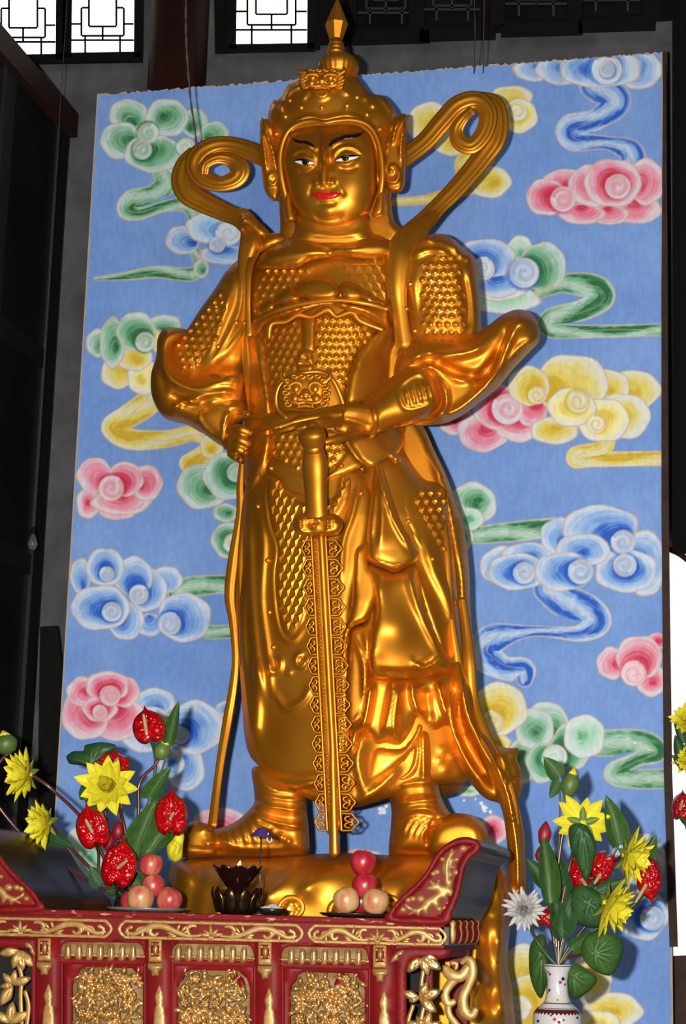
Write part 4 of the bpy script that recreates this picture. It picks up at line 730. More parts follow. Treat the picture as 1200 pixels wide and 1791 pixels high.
V, Fc = lathe([(r*k_, z*k_) for r, z in [(18, -4), (17, 2), (14.5, 4), (16, 7), (16.5, 10), (14, 12), (14.5, 15), (15, 18), (12.5, 20), (13, 23)]], nb, 32); mesh('finial_collar', V, Fc, G, st)
fb = at(588, 70, 7.04); V, Fc = lathe([(r*k_, z*k_) for r, z in [(13, 0), (23.5, 32), (3, 84), (.3, 88)]], fb, 8, sx=.98); o = mesh('spear_finial', V, Fc, G, st, smooth=False)
bv = o.modifiers.new('bevel', 'BEVEL'); bv.width = .003; bv.segments = 2
# halo scarf ribbons, fluted
gr = (8, .13)
def rib(path, n='halo_ribbon', ratio=.55, **k): return sweep(n, path, G, st, n=32, groove=gr, ratio=ratio, step=4, **k)
rib([(338, 268, 7.14, 12), (324, 290, 7.13, 17), (320, 316, 7.12, 20), (330, 338, 7.11, 20), (356, 354, 7.1, 18), (390, 370, 7.08, 16), (418, 382, 7.04, 15), (436, 400, 7.0, 16), (442, 420, 6.98, 17)])
rib([(475, 282, 7.02, 16), (455, 272, 7.05, 16), (430, 262, 7.07, 16), (402, 254, 7.08, 15), (374, 256, 7.08, 16), (350, 270, 7.07, 18), (342, 292, 7.07, 18), (356, 313, 7.06, 16), (383, 322, 7.05, 13), (411, 314, 7.05, 15), (420, 297, 7.05, 17), (406, 281, 7.06, 13), (382, 276, 7.05, 10), (360, 286, 7.04, 9), (356, 300, 7.05, 9)])
rib([(836, 172, 7.16, 12), (862, 184, 7.15, 18), (869, 214, 7.14, 20), (864, 244, 7.13, 20), (846, 272, 7.12, 18), (824, 300, 7.1, 17), (796, 332, 7.07, 16), (768, 360, 7.04, 15), (742, 388, 7.0, 17), (722, 408, 6.97, 20)])
rib([(690, 288, 7.0, 16), (713, 271, 7.04, 16), (745, 246, 7.07, 16), (774, 213, 7.08, 17), (802, 184, 7.09, 17), (834, 176, 7.09, 16), (853, 196, 7.08, 16), (848, 230, 7.07, 15), (826, 255, 7.06, 14), (804, 248, 7.06, 14), (799, 226, 7.06, 12), (812, 205, 7.05, 9), (824, 194, 7.06, 8)])
P_('ribbon_clasp', [(420, 378), (432, 372), (444, 380), (466, 400), (474, 414), (456, 420), (436, 410), (426, 394)], 6.97, .03, w=12, back=1, strokes=[('r', [(428, 378), (446, 396), (462, 412)], 4, .015)])
for nm, (cx, cy, r) in (('ribbon_bead', (428, 385, 7)), ('ribbon_bead', (424, 402, 5))): P_(nm, [(cx+r*math.cos(a), cy+r*math.sin(a)) for a in np.arange(8)*math.pi/4], 6.95, .03, w=r, back=1, res=2.5)
P_('collar_point', [(463, 412), (488, 408), (500, 420), (470, 438), (452, 440)], 6.93, .03, w=10)
# ---------------------------------------------------------------- scale armour
def unit(kind):
    if kind == 'p':   # three-sided pyramid pointing down
        V = [(-.52, .46, 0), (.52, .46, 0), (0, -.56, 0), (0, .16, .26), (-.5, .42, -.1), (.5, .42, -.1), (0, -.55, -.1)]; Fc = [(0, 2, 3), (2, 1, 3), (1, 0, 3), (0, 4, 6, 2), (2, 6, 5, 1), (1, 5, 4, 0)]
    else:             # lozenge with a raised boss
        V = []; n = 6
        for r, z in ((.54, -.1), (.54, .05), (.42, .12), (.25, .32)):
            V += [(r*math.cos(2*math.pi*j/n+.52), r*math.sin(2*math.pi*j/n+.52)*(1.0 if z < .1 else .9)-(.06 if z > .3 else 0), z) for j in range(n)]
        V.append((0, -.08, .42)); Fc = [(i*n+j, i*n+(j+1) % n, (i+1)*n+(j+1) % n, (i+1)*n+j) for i in range(3) for j in range(n)]+[(18+j, 18+(j+1) % 6, 24) for j in range(6)]
    return np.array(V, float), Fc
def field(poly, sx, sy, S, kind, parent, single, hgt=1.0, skew=0.0, name='armor_scale', rx=1.0, ry=1.06):
    O = np.asarray(poly, float); V0, F0 = unit(kind); out = []; proto = None; cnt = 0
    x0, x1, y0, y1 = O[:, 0].min(), O[:, 0].max(), O[:, 1].min(), O[:, 1].max(); r = 0; y = y0+sy*.5
    cy = (y0+y1)/2
    while y < y1:
        x = x0+(sx*.5 if r % 2 else 0)
        while x < x1+abs(skew)*200:
            xx = x+skew*(y-cy)
            if inside(np.array([xx]), np.array([y]), O)[0]:
                p, n = S.hit(xx, y)
                if p is not None:
                    z = n.normalized(); ux = Vector(RT); ux = (ux-z*ux.dot(z)).normalized(); uy = z.cross(ux); k = (p-Vector(EYE)).dot(Vector(FW))/F
                    M = Matrix(((ux.x, uy.x, z.x, p.x), (ux.y, uy.y, z.y, p.y), (ux.z, uy.z, z.z, p.z), (0, 0, 0, 1))) @ Matrix.Diagonal((sx*k*rx, sy*k*ry, sx*k*.62*hgt, 1))
                    if single:
                        if proto is None:
                            me = bpy.data.meshes.new(name); me.from_pydata(V0.tolist(), [], F0); me.materials.append(G); proto = me
                        o = bpy.data.objects.new(name, proto); COL.objects.link(o); attach(o, parent); o.matrix_basis = M; cnt += 1
                    else: out.append(([M @ Vector(v) for v in V0], F0))
            x += sx
        y += sy; r += 1
    if not single and out:
        V, Fc = join(out); mesh('armor_scale_field', V, Fc, G, parent, False, None, 'stuff')
    return cnt
part = lambda n: [o for o in st.children if o.name.split('.')[0] == n]
uaR, uaL = part('upper_arm')
n1 = field([(738, 452), (793, 444), (806, 480), (816, 530), (818, 584), (747, 586), (732, 553), (734, 497)], 14.5, 13, Surf([uaL]), 'b', uaL, True, 1.1)
n2 = field([(377, 517), (392, 510), (400, 530), (378, 590), (360, 622), (338, 645), (318, 642), (300, 622), (322, 586), (350, 548)], 13.5, 12.5, Surf([uaR, part('sleeve')[0]]), 'b', uaR, True, 1.1, -.3)
n3 = field([(474, 840), (490, 846), (500, 866), (530, 882), (568, 884), (606, 842), (608, 868), (594, 898), (562, 928), (546, 998), (536, 1072), (514, 1108), (498, 1104), (489, 1073), (483, 1007), (487, 956), (475, 913), (470, 865)], 13.5, 14.5, Surf([tasset]), 'p', tasset, True, 1.2)
n4 = field([(724, 872), (742, 856), (776, 858), (784, 910), (786, 984), (764, 960), (746, 925)], 15, 14, Surf([tr]), 'b', tr, True, 1.5)
chest = part('chest_plate')[0]
field([(454, 474), (512, 466), (539, 472), (520, 494), (484, 514), (474, 530), (446, 544), (440, 507)], 14, 14, Surf([chest]), 'b', chest, False, 1.1)
field([(598, 452), (677, 448), (678, 520), (662, 522), (625, 500), (600, 492)], 15, 15, Surf([chest]), 'p', chest, False, -1.0 if False else 1.0)
field([(474, 572), (502, 566), (524, 558), (524, 650), (500, 656), (488, 670), (484, 700), (482, 720), (477, 690), (462, 608)], 13, 13, Surf([bel]), 'b', bel, False)
field([(556, 552), (588, 558), (612, 552), (628, 566), (656, 578), (646, 594), (626, 616), (612, 650), (602, 690), (590, 672), (575, 652), (556, 646)], 13, 13, Surf([bel]), 'b', bel, False)
field([(478, 758), (520, 758), (608, 770), (608, 790), (572, 818), (532, 826), (502, 808), (478, 794)], 14, 13.5, Surf([bel]), 'b', bel, False)
print('scales', n1, n2, n3, n4)
BS = Surf([o for o in st.children if o.type == 'MESH'])
for (x, y) in [(378, 537), (414, 565), (381, 606), (345, 638), (474, 819), (597, 815), (451, 886), (468, 980), (471, 1071), (478, 1132), (632, 863), (714, 912), (757, 978), (717, 497), (711, 540), (725, 579), (428, 565)]:
    stud(x, y, 4.6, st, BS)
# ---------------------------------------------------------------- sword leaning point-down under the palm
sw = thing('sword', at(583, 1490, 6.6), 'gilded ceremonial sword with openwork edges standing point down under the palm of the statue', 'sword')
def SX(y): return 553+(y-937)*(583-555)/514.0
def SY(y): return 6.50+(y-760)/730*.10
sweep('pommel', [(545, 745, 6.44, 12), (546, 752, 6.44, 21), (546, 764, 6.44, 24.5), (547, 776, 6.45, 21), (548, 785, 6.46, 17)], G, sw, n=28, ratio=1, step=2)
sweep('grip', [(548, 778, 6.48, 17), (549, 792, 6.48, 19), (550, 808, 6.485, 22), (551, 830, 6.49, 22), (552, 855, 6.49, 20), (553, 880, 6.495, 19.5), (554, 902, 6.5, 20)], G, sw, n=28, ratio=1)
puff('guard', [(512, 916), (516, 903), (530, 897), (545, 901), (560, 899), (580, 897), (594, 905), (600, 918), (594, 932), (580, 938), (555, 937), (530, 937), (516, 930)], 6.50, .05, G, sw, w=14, res=2.4, back=1,
     strokes=[('b', [(524, 911), (573, 911)], 4.5, .022), ('b', [(548, 920)], 5, .018), ('b', [(573, 922), (525, 921)], 4, .014), ('r', [(518, 926), (548, 934), (582, 928)], 2.5, .014), ('r', [(536, 910), (548, 906), (560, 910)], 2.5, .012), ('r', [(516, 914), (518, 903), (530, 901), (536, 911)], 2, .014), ('r', [(564, 911), (570, 902), (582, 903), (585, 916)], 2, .014), ('r', [(540, 915), (548, 912), (557, 915)], 2, -.012)])
ys = np.linspace(934, 1452, 20)
puff('blade', [(SX(y)-10, y) for y in ys]+[(SX(y)+17, y) for y in ys[::-1]], lambda x, y: SY(y)+.01, .012, G, sw, w=10, res=6, sm=False, thick=.01)
sweep('blade_rod', [(SX(y)+8, y, SY(y)-.004, 5) for y in (938, 1000, 1100, 1200, 1300)]+[(SX(y)+1.5+6.5*(1490-y)/190, y, SY(y)-.004, 5+4*(y-1300)/190) for y in (1340, 1400, 1450, 1492)], G, sw, ratio=1)
sweep('blade_edge', [(SX(y)-9, y, SY(y)-.002, 2.2) for y in (938, 1100, 1300, 1452)], G, sw, ratio=1)
sweep('blade_edge', [(SX(y)+16, y, SY(y)-.002, 2.6) for y in (938, 1100, 1300, 1452)], G, sw, ratio=1)
bd = None; y = 944; i = 0
while y < 1446:
    p = Vector(at(SX(y)-2, y, SY(y)-.006)); rr = (3.1, 2.2, 1.6)[i % 3]*6.55/F
    if bd is None:
        V, Fc = lathe([(.3, -.95), (.8, -.6), (1, 0), (.8, .6), (.3, .95)], (0, 0, 0), 8); me = bpy.data.meshes.new('blade_bead'); me.from_pydata(V.tolist(), [], Fc); me.materials.append(G); me.polygons.foreach_set('use_smooth', [True]*len(me.polygons)); bd = me
    o = bpy.data.objects.new('blade_bead', bd); COL.objects.link(o); attach(o, sw); o.matrix_basis = Matrix.Translation(p) @ Matrix.Scale(rr, 4); y += (8, 7, 6)[i % 3]; i += 1
for sd in (-1, 1):
    for j in range(15):
        y = 942+j*34.2; c = SX(y+17)+(-10 if sd < 0 else 17); Yp = lambda q: SY(q)+.0; wd_ = (17 if sd < 0 else 26)*(1 if j < 14 else 1.15)
        a = [(c, y+2), (c+sd*wd_*.6, y+3), (c+sd*wd_*.75, y+9), (c+sd*wd_, y+17), (c+sd*wd_*.75, y+25), (c+sd*wd_*.6, y+31), (c, y+32)]
        b = [(c+sd*wd_*.5, y+7), (c+sd*wd_*.25, y+8), (c+sd*wd_*.2, y+13), (c+sd*wd_*.5, y+17), (c+sd*wd_*.68, y+14), (c+sd*wd_*.45, y+12)]
        d = [(c+sd*wd_*.5, y+27), (c+sd*wd_*.25, y+26), (c+sd*wd_*.2, y+21), (c+sd*wd_*.5, y+17), (c+sd*wd_*.68, y+20), (c+sd*wd_*.45, y+23)]
        V, Fc = join([sweep(None, [(px, py, SY(py), 2.0) for px, py in q], None, None, n=6, step=3, ratio=1.3, mk=False, caps=False) for q in (a, b, d)])
        mesh('openwork_link', V, Fc, G, sw)
# ---------------------------------------------------------------- carved offering table
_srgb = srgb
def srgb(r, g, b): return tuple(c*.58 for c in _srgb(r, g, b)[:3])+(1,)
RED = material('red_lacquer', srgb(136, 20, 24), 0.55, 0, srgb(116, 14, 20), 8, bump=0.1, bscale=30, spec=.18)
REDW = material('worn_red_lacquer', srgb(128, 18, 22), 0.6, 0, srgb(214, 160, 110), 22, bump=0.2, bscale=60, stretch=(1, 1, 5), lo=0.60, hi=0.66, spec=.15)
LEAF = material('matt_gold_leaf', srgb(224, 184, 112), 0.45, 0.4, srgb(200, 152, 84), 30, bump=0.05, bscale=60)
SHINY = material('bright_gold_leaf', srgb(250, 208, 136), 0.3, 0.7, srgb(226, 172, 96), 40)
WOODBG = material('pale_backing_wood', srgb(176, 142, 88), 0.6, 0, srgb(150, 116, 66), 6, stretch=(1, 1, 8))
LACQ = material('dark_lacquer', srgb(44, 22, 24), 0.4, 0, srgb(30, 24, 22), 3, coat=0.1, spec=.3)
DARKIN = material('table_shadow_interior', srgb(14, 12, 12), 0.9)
TF, TB = 5.60, 6.27
tb = thing('offering_table', (at(370, 1700, 5.9)[0], 5.9, 0), 'red lacquered offering table with gold openwork carving and upswept scroll ends', 'table')
ZT = zat(1599, 400, TF)
def hy(x, y400): return y400+(x-400)*0.0235
xL = at(-95, 1600, TF)[0]; xR = at(778, 1610, TF)[0]
boxo('tabletop', xL, xR, TF, TB, zat(1610, 400, TF), ZT, REDW, tb, .004)
boxo('apron_core', xL+.01, xR-.005, TF+.02, TB-.02, zat(1652, 400, TF), zat(1610, 400, TF), RED, tb)
for side, (x0, x1) in enumerate(((xL+.02, xL+.08), (xR-.08, xR-.02))):
    for yy in (TB-.09,): boxo('leg', x0, x1, yy, yy+.06, 0, zat(1652, 400, TF), RED, tb)
def TP(n, o, b=.01, w=6, Y=TF-.003, m=LEAF, par=tb, **k): return puff(n, o, Y, b, m, par, w=w, res=k.pop('res', 4), **k)
# scroll ends: solid lacquer blocks with a red framed, carved front
END = [(678, 1612), (684, 1590), (695, 1575), (714, 1557), (734, 1538), (749, 1518), (762, 1495), (777, 1479), (799, 1466), (820, 1464), (835, 1470), (842, 1480), (838, 1490), (822, 1503), (814, 1518), (809, 1542), (803, 1568), (792, 1594), (777, 1617)]
INN = [(690, 1603), (697, 1586), (712, 1571), (732, 1553), (748, 1534), (762, 1512), (774, 1494), (790, 1482), (806, 1477), (818, 1477), (828, 1480), (812, 1495), (802, 1516), (797, 1540), (790, 1566), (777, 1590), (766, 1606), (730, 1604)]
def scroll_end(tr, nm):
    o = [tr(p) for p in END]; W = at([p[0] for p in o], [p[1] for p in o], TF); n = len(o)
    Wb = W.copy(); Wb[:, 1] = TB
    if tr((1, 0))[0] < tr((0, 0))[0]: W = W[::-1]; Wb = Wb[::-1]
    C = catmull(W[:-1][:, [0, 2, 1]] if False else W, False, .012, 3); Cb = C.copy(); Cb[:, 1] = TB; n = len(C)
    V = np.vstack([C, Cb]); Fc = [tuple(range(n)), tuple(range(2*n-1, n-1, -1))]+[(i, i+n, (i+1) % n+n, (i+1) % n) for i in range(n)]
    blk = mesh('scroll_end', V, Fc, LACQ, tb, False)
    fr = puff('red_frame', o[:-1]+[o[-1]], TF-.012, .008, RED, blk, w=4, res=4, holes=[[tr(p) for p in INN]], thick=.012)
    puff('red_recess', [tr(p) for p in INN], TF-.003, .001, RED, blk, w=3, res=6, thick=.003)
    Q = lambda L: [tr(p) for p in L]
    k = dict(par=blk, Y=TF-.005, b=.012, w=5, res=2.6)
    TP('carved_acanthus', Q([(790, 1484), (796, 1492), (792, 1500), (798, 1504), (792, 1512), (796, 1518), (788, 1520), (793, 1530), (788, 1536), (792, 1542), (788, 1552), (778, 1548), (776, 1532), (772, 1520), (776, 1506), (784, 1494)]), strokes=[('r', [(790, 1490), (782, 1510), (782, 1545)], 2, .006)] if nm else (), **k)
    TP('carved_dragon', Q([(746, 1551), (754, 1548), (752, 1540), (762, 1544), (768, 1538), (770, 1546), (784, 1550), (793, 1558), (790, 1568), (782, 1566), (782, 1573), (774, 1572), (768, 1576), (770, 1582), (762, 1590), (756, 1584), (750, 1590), (746, 1600), (738, 1594), (732, 1603), (726, 1598), (714, 1600), (720, 1594), (710, 1588), (709, 1580), (722, 1588), (736, 1584), (744, 1574), (756, 1566), (764, 1560), (756, 1558), (746, 1556)]), **k)
    for (x, y, r) in [(714, 1574, 6), (722, 1572, 6), (736, 1572, 7), (705, 1591, 5.5), (764, 1525, 6), (758, 1528, 5), (774, 1503, 4.5), (798, 1526, 6), (810, 1484, 7), (799, 1503, 4), (768, 1590, 6), (778, 1588, 5), (784, 1580, 4)]:
        TP('carved_cloudlet', Q([(x+r*math.cos(a)*1.05, y+r*math.sin(a)*.9) for a in np.arange(7)*2*math.pi/7]), par=blk, Y=TF-.004, b=.012, w=r, res=2.5)
    return blk
scroll_end(lambda p: p, 1)
scroll_end(lambda p: (73-(p[0]-678), p[1]-19-(p[0]-678)*0.02), 0)
# apron frames and foliage scrolls
def frame(x0, x1):
    y0, y1 = hy((x0+x1)/2, 1613), hy((x0+x1)/2, 1646); s = .0235; m = (x0+x1)/2
    f = lambda x, y: (x, y+(x-m)*s)
    o = [f(x0+13, y0), f(x1-13, y0), f(x1-3, y0+9), f(x1, (y0+y1)/2), f(x1-3, y1-9), f(x1-13, y1), f(x0+13, y1), f(x0+3, y1-9), f(x0, (y0+y1)/2), f(x0+3, y0+9)]
    i = [f(x0+15, y0+5), f(x1-15, y0+5), f(x1-8, y0+12), f(x1-6, (y0+y1)/2), f(x1-8, y1-12), f(x1-15, y1-5), f(x0+15, y1-5), f(x0+8, y1-12), f(x0+6, (y0+y1)/2), f(x0+8, y0+12)]
    fr = TP('gilt_frame', o, .004, 2, sm=False, holes=[i], res=5, Y=TF-.004, thick=.02)
    h = y1-y0; c = (y0+y1)/2
    sc = (x1-x0)/330.0
    for sd in (-1, 1):
        g = lambda u, v: (m+sd*u*sc, c+v+sd*u*sc*s)
        SW = lambda pts: sweep('scroll_stem', [g(u, v)+(TF-.004, w) for u, v, w in pts], LEAF, fr, n=8, step=4, ratio=.8)
        SW([(18, 8, 2), (40, 9, 3.5), (60, 3, 5), (82, -6, 6), (104, -6, 6), (122, 2, 5), (136, 8, 4), (150, 5, 3)])
        SW([(104, -6, 4), (108, 4, 5), (100, 10, 3.5), (94, 6, 3)]); SW([(36, 9, 2.5), (42, -2, 3.5), (34, -9, 4), (26, -8, 2.5)]); SW([(140, -4, 4), (148, 0, 3), (146, 9, 3)]); SW([(118, -4, 2.5), (128, -2, 2), (132, 4, 1.5)])
        for (u, v, l, a) in [(48, 4, 12, 200), (50, 0, 11, 230), (58, -2, 10, 250), (66, 8, 12, -20), (62, 10, 13, 0), (120, 6, 9, 80), (110, -2, 8, 60)]:
            a_ = math.radians(a); p = g(u, v); q = g(u+l*math.cos(a_), v+l*math.sin(a_)); sweep('scroll_leaf', [p+(TF-.006, 2.4), ((p[0]+q[0])/2, (p[1]+q[1])/2, TF-.009, 3.0), q+(TF-.005, .6)], LEAF, fr, n=6, step=4, ratio=1)
    for k_, (l, a) in enumerate([(20, -90), (17, -40), (17, -140), (22, -8), (22, -172), (8, 60), (8, 120)]):
        a_ = math.radians(a); x_, y_ = m, c+8; ux, uy = math.cos(a_), math.sin(a_); wv = 3.6
        TP('rosette_petal', [(x_, y_), (x_+ux*l*.5-uy*wv, y_+uy*l*.5+ux*wv), (x_+ux*l, y_+uy*l), (x_+ux*l*.5+uy*wv, y_+uy*l*.5-ux*wv)], .012, 4, par=fr, Y=TF-.005, res=2.6)
    return fr
frame(-128, 198); frame(205, 532); frame(537, 783)
# posts with gilt caps, flat leaf inlays
GP = [(64, 92, 1641), (258, 286, 1643), (450, 478, 1648), (651, 679, 1653)]
def q4(x0, x1, y0, y1, s=.02): return [(x0, y0), (x1, y0+(x1-x0)*s), (x1, y1+(x1-x0)*s), (x0, y1)]
for i, (x0, x1, y) in enumerate(GP):
    p = TP('post', q4(x0-5, x1+14, y-2, 1830), .004, 2, sm=False, m=RED, Y=TF+.008, res=30, thick=.04)
    sweep('post_moulding', [(x0+44, y+42, TF+.01, 2.5), (x0+44, 1830, TF+.01, 2.5)], RED, p, n=8)
    sweep('post_moulding', [(x0-5, y+42, TF+.01, 2.5), (x0-5, 1830, TF+.01, 2.5)], RED, p, n=8)
    c = TP('gilt_cap', q4(x0+2, x1-3, y, y+39), .005, 2, sm=False, Y=TF-.012, res=5, thick=.03, strokes=())
    TP('red_inlay', q4(x0+6, x1-7, y+4, y+30), .002, 1, sm=False, m=RED, par=c, Y=TF-.018, res=6)
    TP('cap_flower', [((x0+x1)/2, y+5), ((x0+x1)/2+5, y+17), ((x0+x1)/2, y+29), ((x0+x1)/2-5, y+17)], .012, 4, par=c, Y=TF-.019, res=2.4, m=SHINY)
    for (dx, dy) in ((-6, 8), (6, 8), (-6, 26), (6, 26)): TP('cap_flower', [((x0+x1)/2+dx+2.5*math.cos(a), y+dy+2.5*math.sin(a)) for a in np.arange(6)*math.pi/3], .004, 2, par=c, Y=TF-.019, res=2.4)
    TP('cap_drop', [(x0+1, y+41), (x1-1, y+41.5), (x1+1, y+50), (x1-7, y+56), (x1-8, y+64), (x0+8, y+64), (x0+7, y+56), (x0, y+50)], .02, 8, sm=False, par=c, Y=TF-.01, res=3, strokes=[('r', [(x0+2, y+49), (x1, y+49)], 1.5, .006)])
    lx = x0+21; ly = y+80
    TP('flat_leaf_inlay', [(lx, ly), (lx+4, ly+10), (lx+7, ly+22), (lx+5, ly+34), (lx+9, ly+48), (lx+8, ly+110), (lx-10, ly+110), (lx-9, ly+50), (lx-5, ly+34), (lx-8, ly+22), (lx-4, ly+9)], .002, 3, par=p, Y=TF+.003, res=5)
# spindle rows
for (x0, x1, y, cs) in [(104, 252, 1650, (118, 137.5, 156, 175, 194, 213, 232)), (298, 444, 1653, (311, 330, 350, 368.5, 387.5, 406.5, 426)), (490, 644, 1658, (509, 528, 548, 567.5, 587, 607, 627))]:
    TP('gallery_board', q4(x0-14, x1+8, y-10, y+36), .002, 2, sm=False, m=RED, Y=TF+.012, res=20, thick=.02, holes=[[(x0, y+14), (x0+6, y+1), (x0+14, y-3), (x1-12, y-1), (x1-4, y+4), (x1, y+16), (x1, y+28), (x0, y+24)]])
    TP('gallery_back', q4(x0-2, x1, y-4, y+30), .001, 2, sm=False, m=WOODBG, Y=TF+.05, res=30)
    sweep('gallery_rod', [(x0-2, y+20, TF+.012, 2.4), (x1, y+23.5, TF+.012, 2.4)], SHINY, tb, n=8)
    for i, c in enumerate(cs):
        yy = y+(c-cs[0])*.02
        TP('spindle', [(c-4, yy+3), (c, yy), (c+5, yy+3), (c+5.5, yy+14), (c+4.5, yy+27), (c-5.5, yy+28), (c-5, yy+14)], .007, 3, m=SHINY, Y=TF+.006, res=3, sm=True, thick=.012, strokes=[('r', [(c-2, yy+3), (c-2.5, yy+26)], 1.1, .006), ('r', [(c+2, yy+3), (c+1.5, yy+26)], 1.1, .006)])
        TP('gallery_rod_bead', [(c+9+3*math.cos(a), yy+20+3*math.sin(a)) for a in np.arange(6)*math.pi/3], .008, 3, m=SHINY, Y=TF+.004, res=2.5)
# panels with dense carving
rnd = random.Random(11)
def lf(x, y, l, w, a, Y, b=.012):
    """small curved carved leaf as (verts, faces)"""
    ux, uy = math.cos(a), math.sin(a); V2 = []; n = 5
    for i in range(n+1):
        t = i/n; ww = w*math.sin(math.pi*min(.97, t*.9+.08))**.8; cx, cy = x+ux*l*t-uy*l*.12*math.sin(math.pi*t), y+uy*l*t+ux*l*.12*math.sin(math.pi*t)
        for s, h in ((-1, 0), (0, .7+.6*math.sin(math.pi*t)), (1, 0)): V2.append((cx-uy*ww*s, cy+ux*ww*s, Y-b*h*(0.5+.5*(h > 0))-b*.8*math.sin(math.pi*t)))
    m = len(V2); fr = at([v[0] for v in V2], [v[1] for v in V2], [v[2] for v in V2]); bk = at([v[0] for v in V2], [v[1] for v in V2], [v[2]+.012 for v in V2]); Fc = []
    for i in range(n):
        for j in range(2):
            a0 = i*3+j; Fc.append((a0, a0+1, a0+4, a0+3)); Fc.append((a0+m, a0+3+m, a0+4+m, a0+1+m))
    for i in range(n): Fc.append((i*3, i*3+3, i*3+3+m, i*3+m)); Fc.append((i*3+2, i*3+2+m, i*3+5+m, i*3+5))
    return np.vstack([fr, bk]), Fc
for pi, (x0, x1, y) in enumerate([(127, 250, 1691), (311, 437, 1696), (508, 638, 1700)]):
    fo = TP('panel_frame', q4(x0-16, x1+14, y-18, 1840), .003, 2, sm=False, m=RED, Y=TF+.018, res=30, thick=.02, holes=[[(x0, 1825), (x0, y+30), (x0+3, y+22), (x0+10, y+16), (x0+13, y+5), (x0+22, y), (x1-20, y+2), (x1-14, y+8), (x1-5, y+16), (x1, y+32), (x1, 1825)]])
    TP('panel_back', q4(x0-4, x1+4, y-4, 1840), .001, 2, sm=False, m=WOODBG, par=fo, Y=TF+.07, res=40)
    parts = []
    for k in range(190):
        x = rnd.uniform(x0+8, x1-8); yy = rnd.uniform(y+10, 1815)
        if (pi == 1 and rnd.random() < .45*(abs(yy-1712) < 14 or abs(yy-1752) < 8)) or (pi == 0 and (x-192)**2+(yy-1730)**2 < 160): continue
        parts.append(lf(x, yy, rnd.uniform(14, 27), rnd.uniform(3, 5.4), rnd.choice([-1.6, -1.2, -2.0, 1.5, 0.4, 2.7, 3.6])+rnd.uniform(-.4, .4), TF+.05-rnd.random()*.03, .012))
    for k in range(26):
        x = rnd.uniform(x0+6, x1-6); yy = rnd.uniform(y+10, 1815); a = rnd.uniform(0, 6)
        parts.append(sweep(None, [(x, yy, TF+.035, 2.2), (x+12*math.cos(a), yy+12*math.sin(a), TF+.02, 2.6), (x+20*math.cos(a+.7), yy+22*math.sin(a+.7), TF+.03, 1.8)], None, None, n=6, step=5, ratio=1, mk=False))
    V, Fc = join(parts); mesh('carved_foliage', V, Fc, SHINY, fo, True, None, 'stuff')
    for k in range(7):
        x = x0+14+k*(x1-x0-28)/6+rnd.uniform(-4, 4); yy = y+rnd.choice([16, 40, 62, 84])+rnd.uniform(-5, 5); r = rnd.uniform(5, 8)
        f = TP('carved_blossom', [(x+r*.6*math.cos(a), yy+r*.6*math.sin(a)) for a in np.arange(6)*math.pi/3], .014, 4, m=SHINY, par=fo, Y=TF+.012, res=2.6)
        V, Fc = join([lf(x, yy, r*1.7, r*.5, a, TF+.016, .01) for a in np.arange(6)*math.pi/3+k]); mesh('carved_petals', V, Fc, SHINY, fo)
for (o, pi) in (([(406, 1722), (412, 1700), (418, 1712), (421, 1724), (414, 1728)], 1), ([(416, 1722), (422, 1708), (428, 1718), (428, 1728)], 1), ([(584, 1724), (592, 1706), (600, 1700), (612, 1722), (604, 1732), (594, 1728)], 2)):
    TP('red_carved_rock', o, .01, 5, m=RED, Y=TF+.03, res=3)
# right-hand open wing with lily leaves
TP('wing_rail', [(684, 1660), (720, 1656), (776, 1658), (790, 1662), (784, 1672), (774, 1678), (726, 1676), (716, 1684), (711, 1700), (711, 1840), (692, 1840), (692, 1690)], .006, 4, sm=False, m=RED, Y=TF+.004, res=8, thick=.03)
TP('wing_bracket', [(683, 1684), (686, 1674), (696, 1664), (706, 1662), (703, 1672), (697, 1672), (697, 1678), (690, 1682)], .01, 4, m=SHINY, Y=TF-.002, res=2.6)
TP('wing_bracket', [(61, 1670), (58, 1658), (50, 1648), (44, 1650), (46, 1657), (52, 1658), (53, 1666)], .01, 4, Y=TF-.002, res=2.6)
TP('wing_rail', [(-60, 1640), (62, 1642), (62, 1840), (54, 1840), (55, 1660), (-60, 1656)], .004, 3, sm=False, m=RED, Y=TF+.006, res=9, thick=.03)
def lily(x, y, L_, Y, mat=SHINY, par=tb):
    for (a, l) in L_:
        a_ = math.radians(a); ux, uy = math.cos(a_), math.sin(a_); w = l*.24
        TP('carved_lily_petal', [(x, y), (x+ux*l*.3-uy*w*.8, y+uy*l*.3+ux*w*.8), (x+ux*l*.6-uy*w, y+uy*l*.6+ux*w), (x+ux*l, y+uy*l), (x+ux*l*.6+uy*w, y+uy*l*.6-ux*w), (x+ux*l*.3+uy*w*.8, y+uy*l*.3-ux*w*.8)], .016, 6, m=mat, par=par, Y=Y, res=3, strokes=[('r', [(x, y), (x+ux*l*.9, y+uy*l*.9)], 1.6, -.008)])
lily(734, 1746, [(-65, 32), (-20, 40), (40, 38), (200, 34), (165, 20)], TF+.01); lily(737, 1672, [(70, 36), (130, 38), (35, 42), (10, 30)], TF+.01); lily(742, 1800, [(-70, 32), (-20, 34), (200, 36), (-120, 26)], TF+.012)
lily(22, 1722, [(-80, 26), (-130, 26), (-20, 34), (120, 42), (170, 22)], TF+.01, LEAF); lily(34, 1662, [(80, 36), (50, 38), (110, 34), (170, 36)], TF+.01, LEAF); lily(16, 1790, [(-80, 38), (-140, 34), (-30, 40)], TF+.012, LEAF)
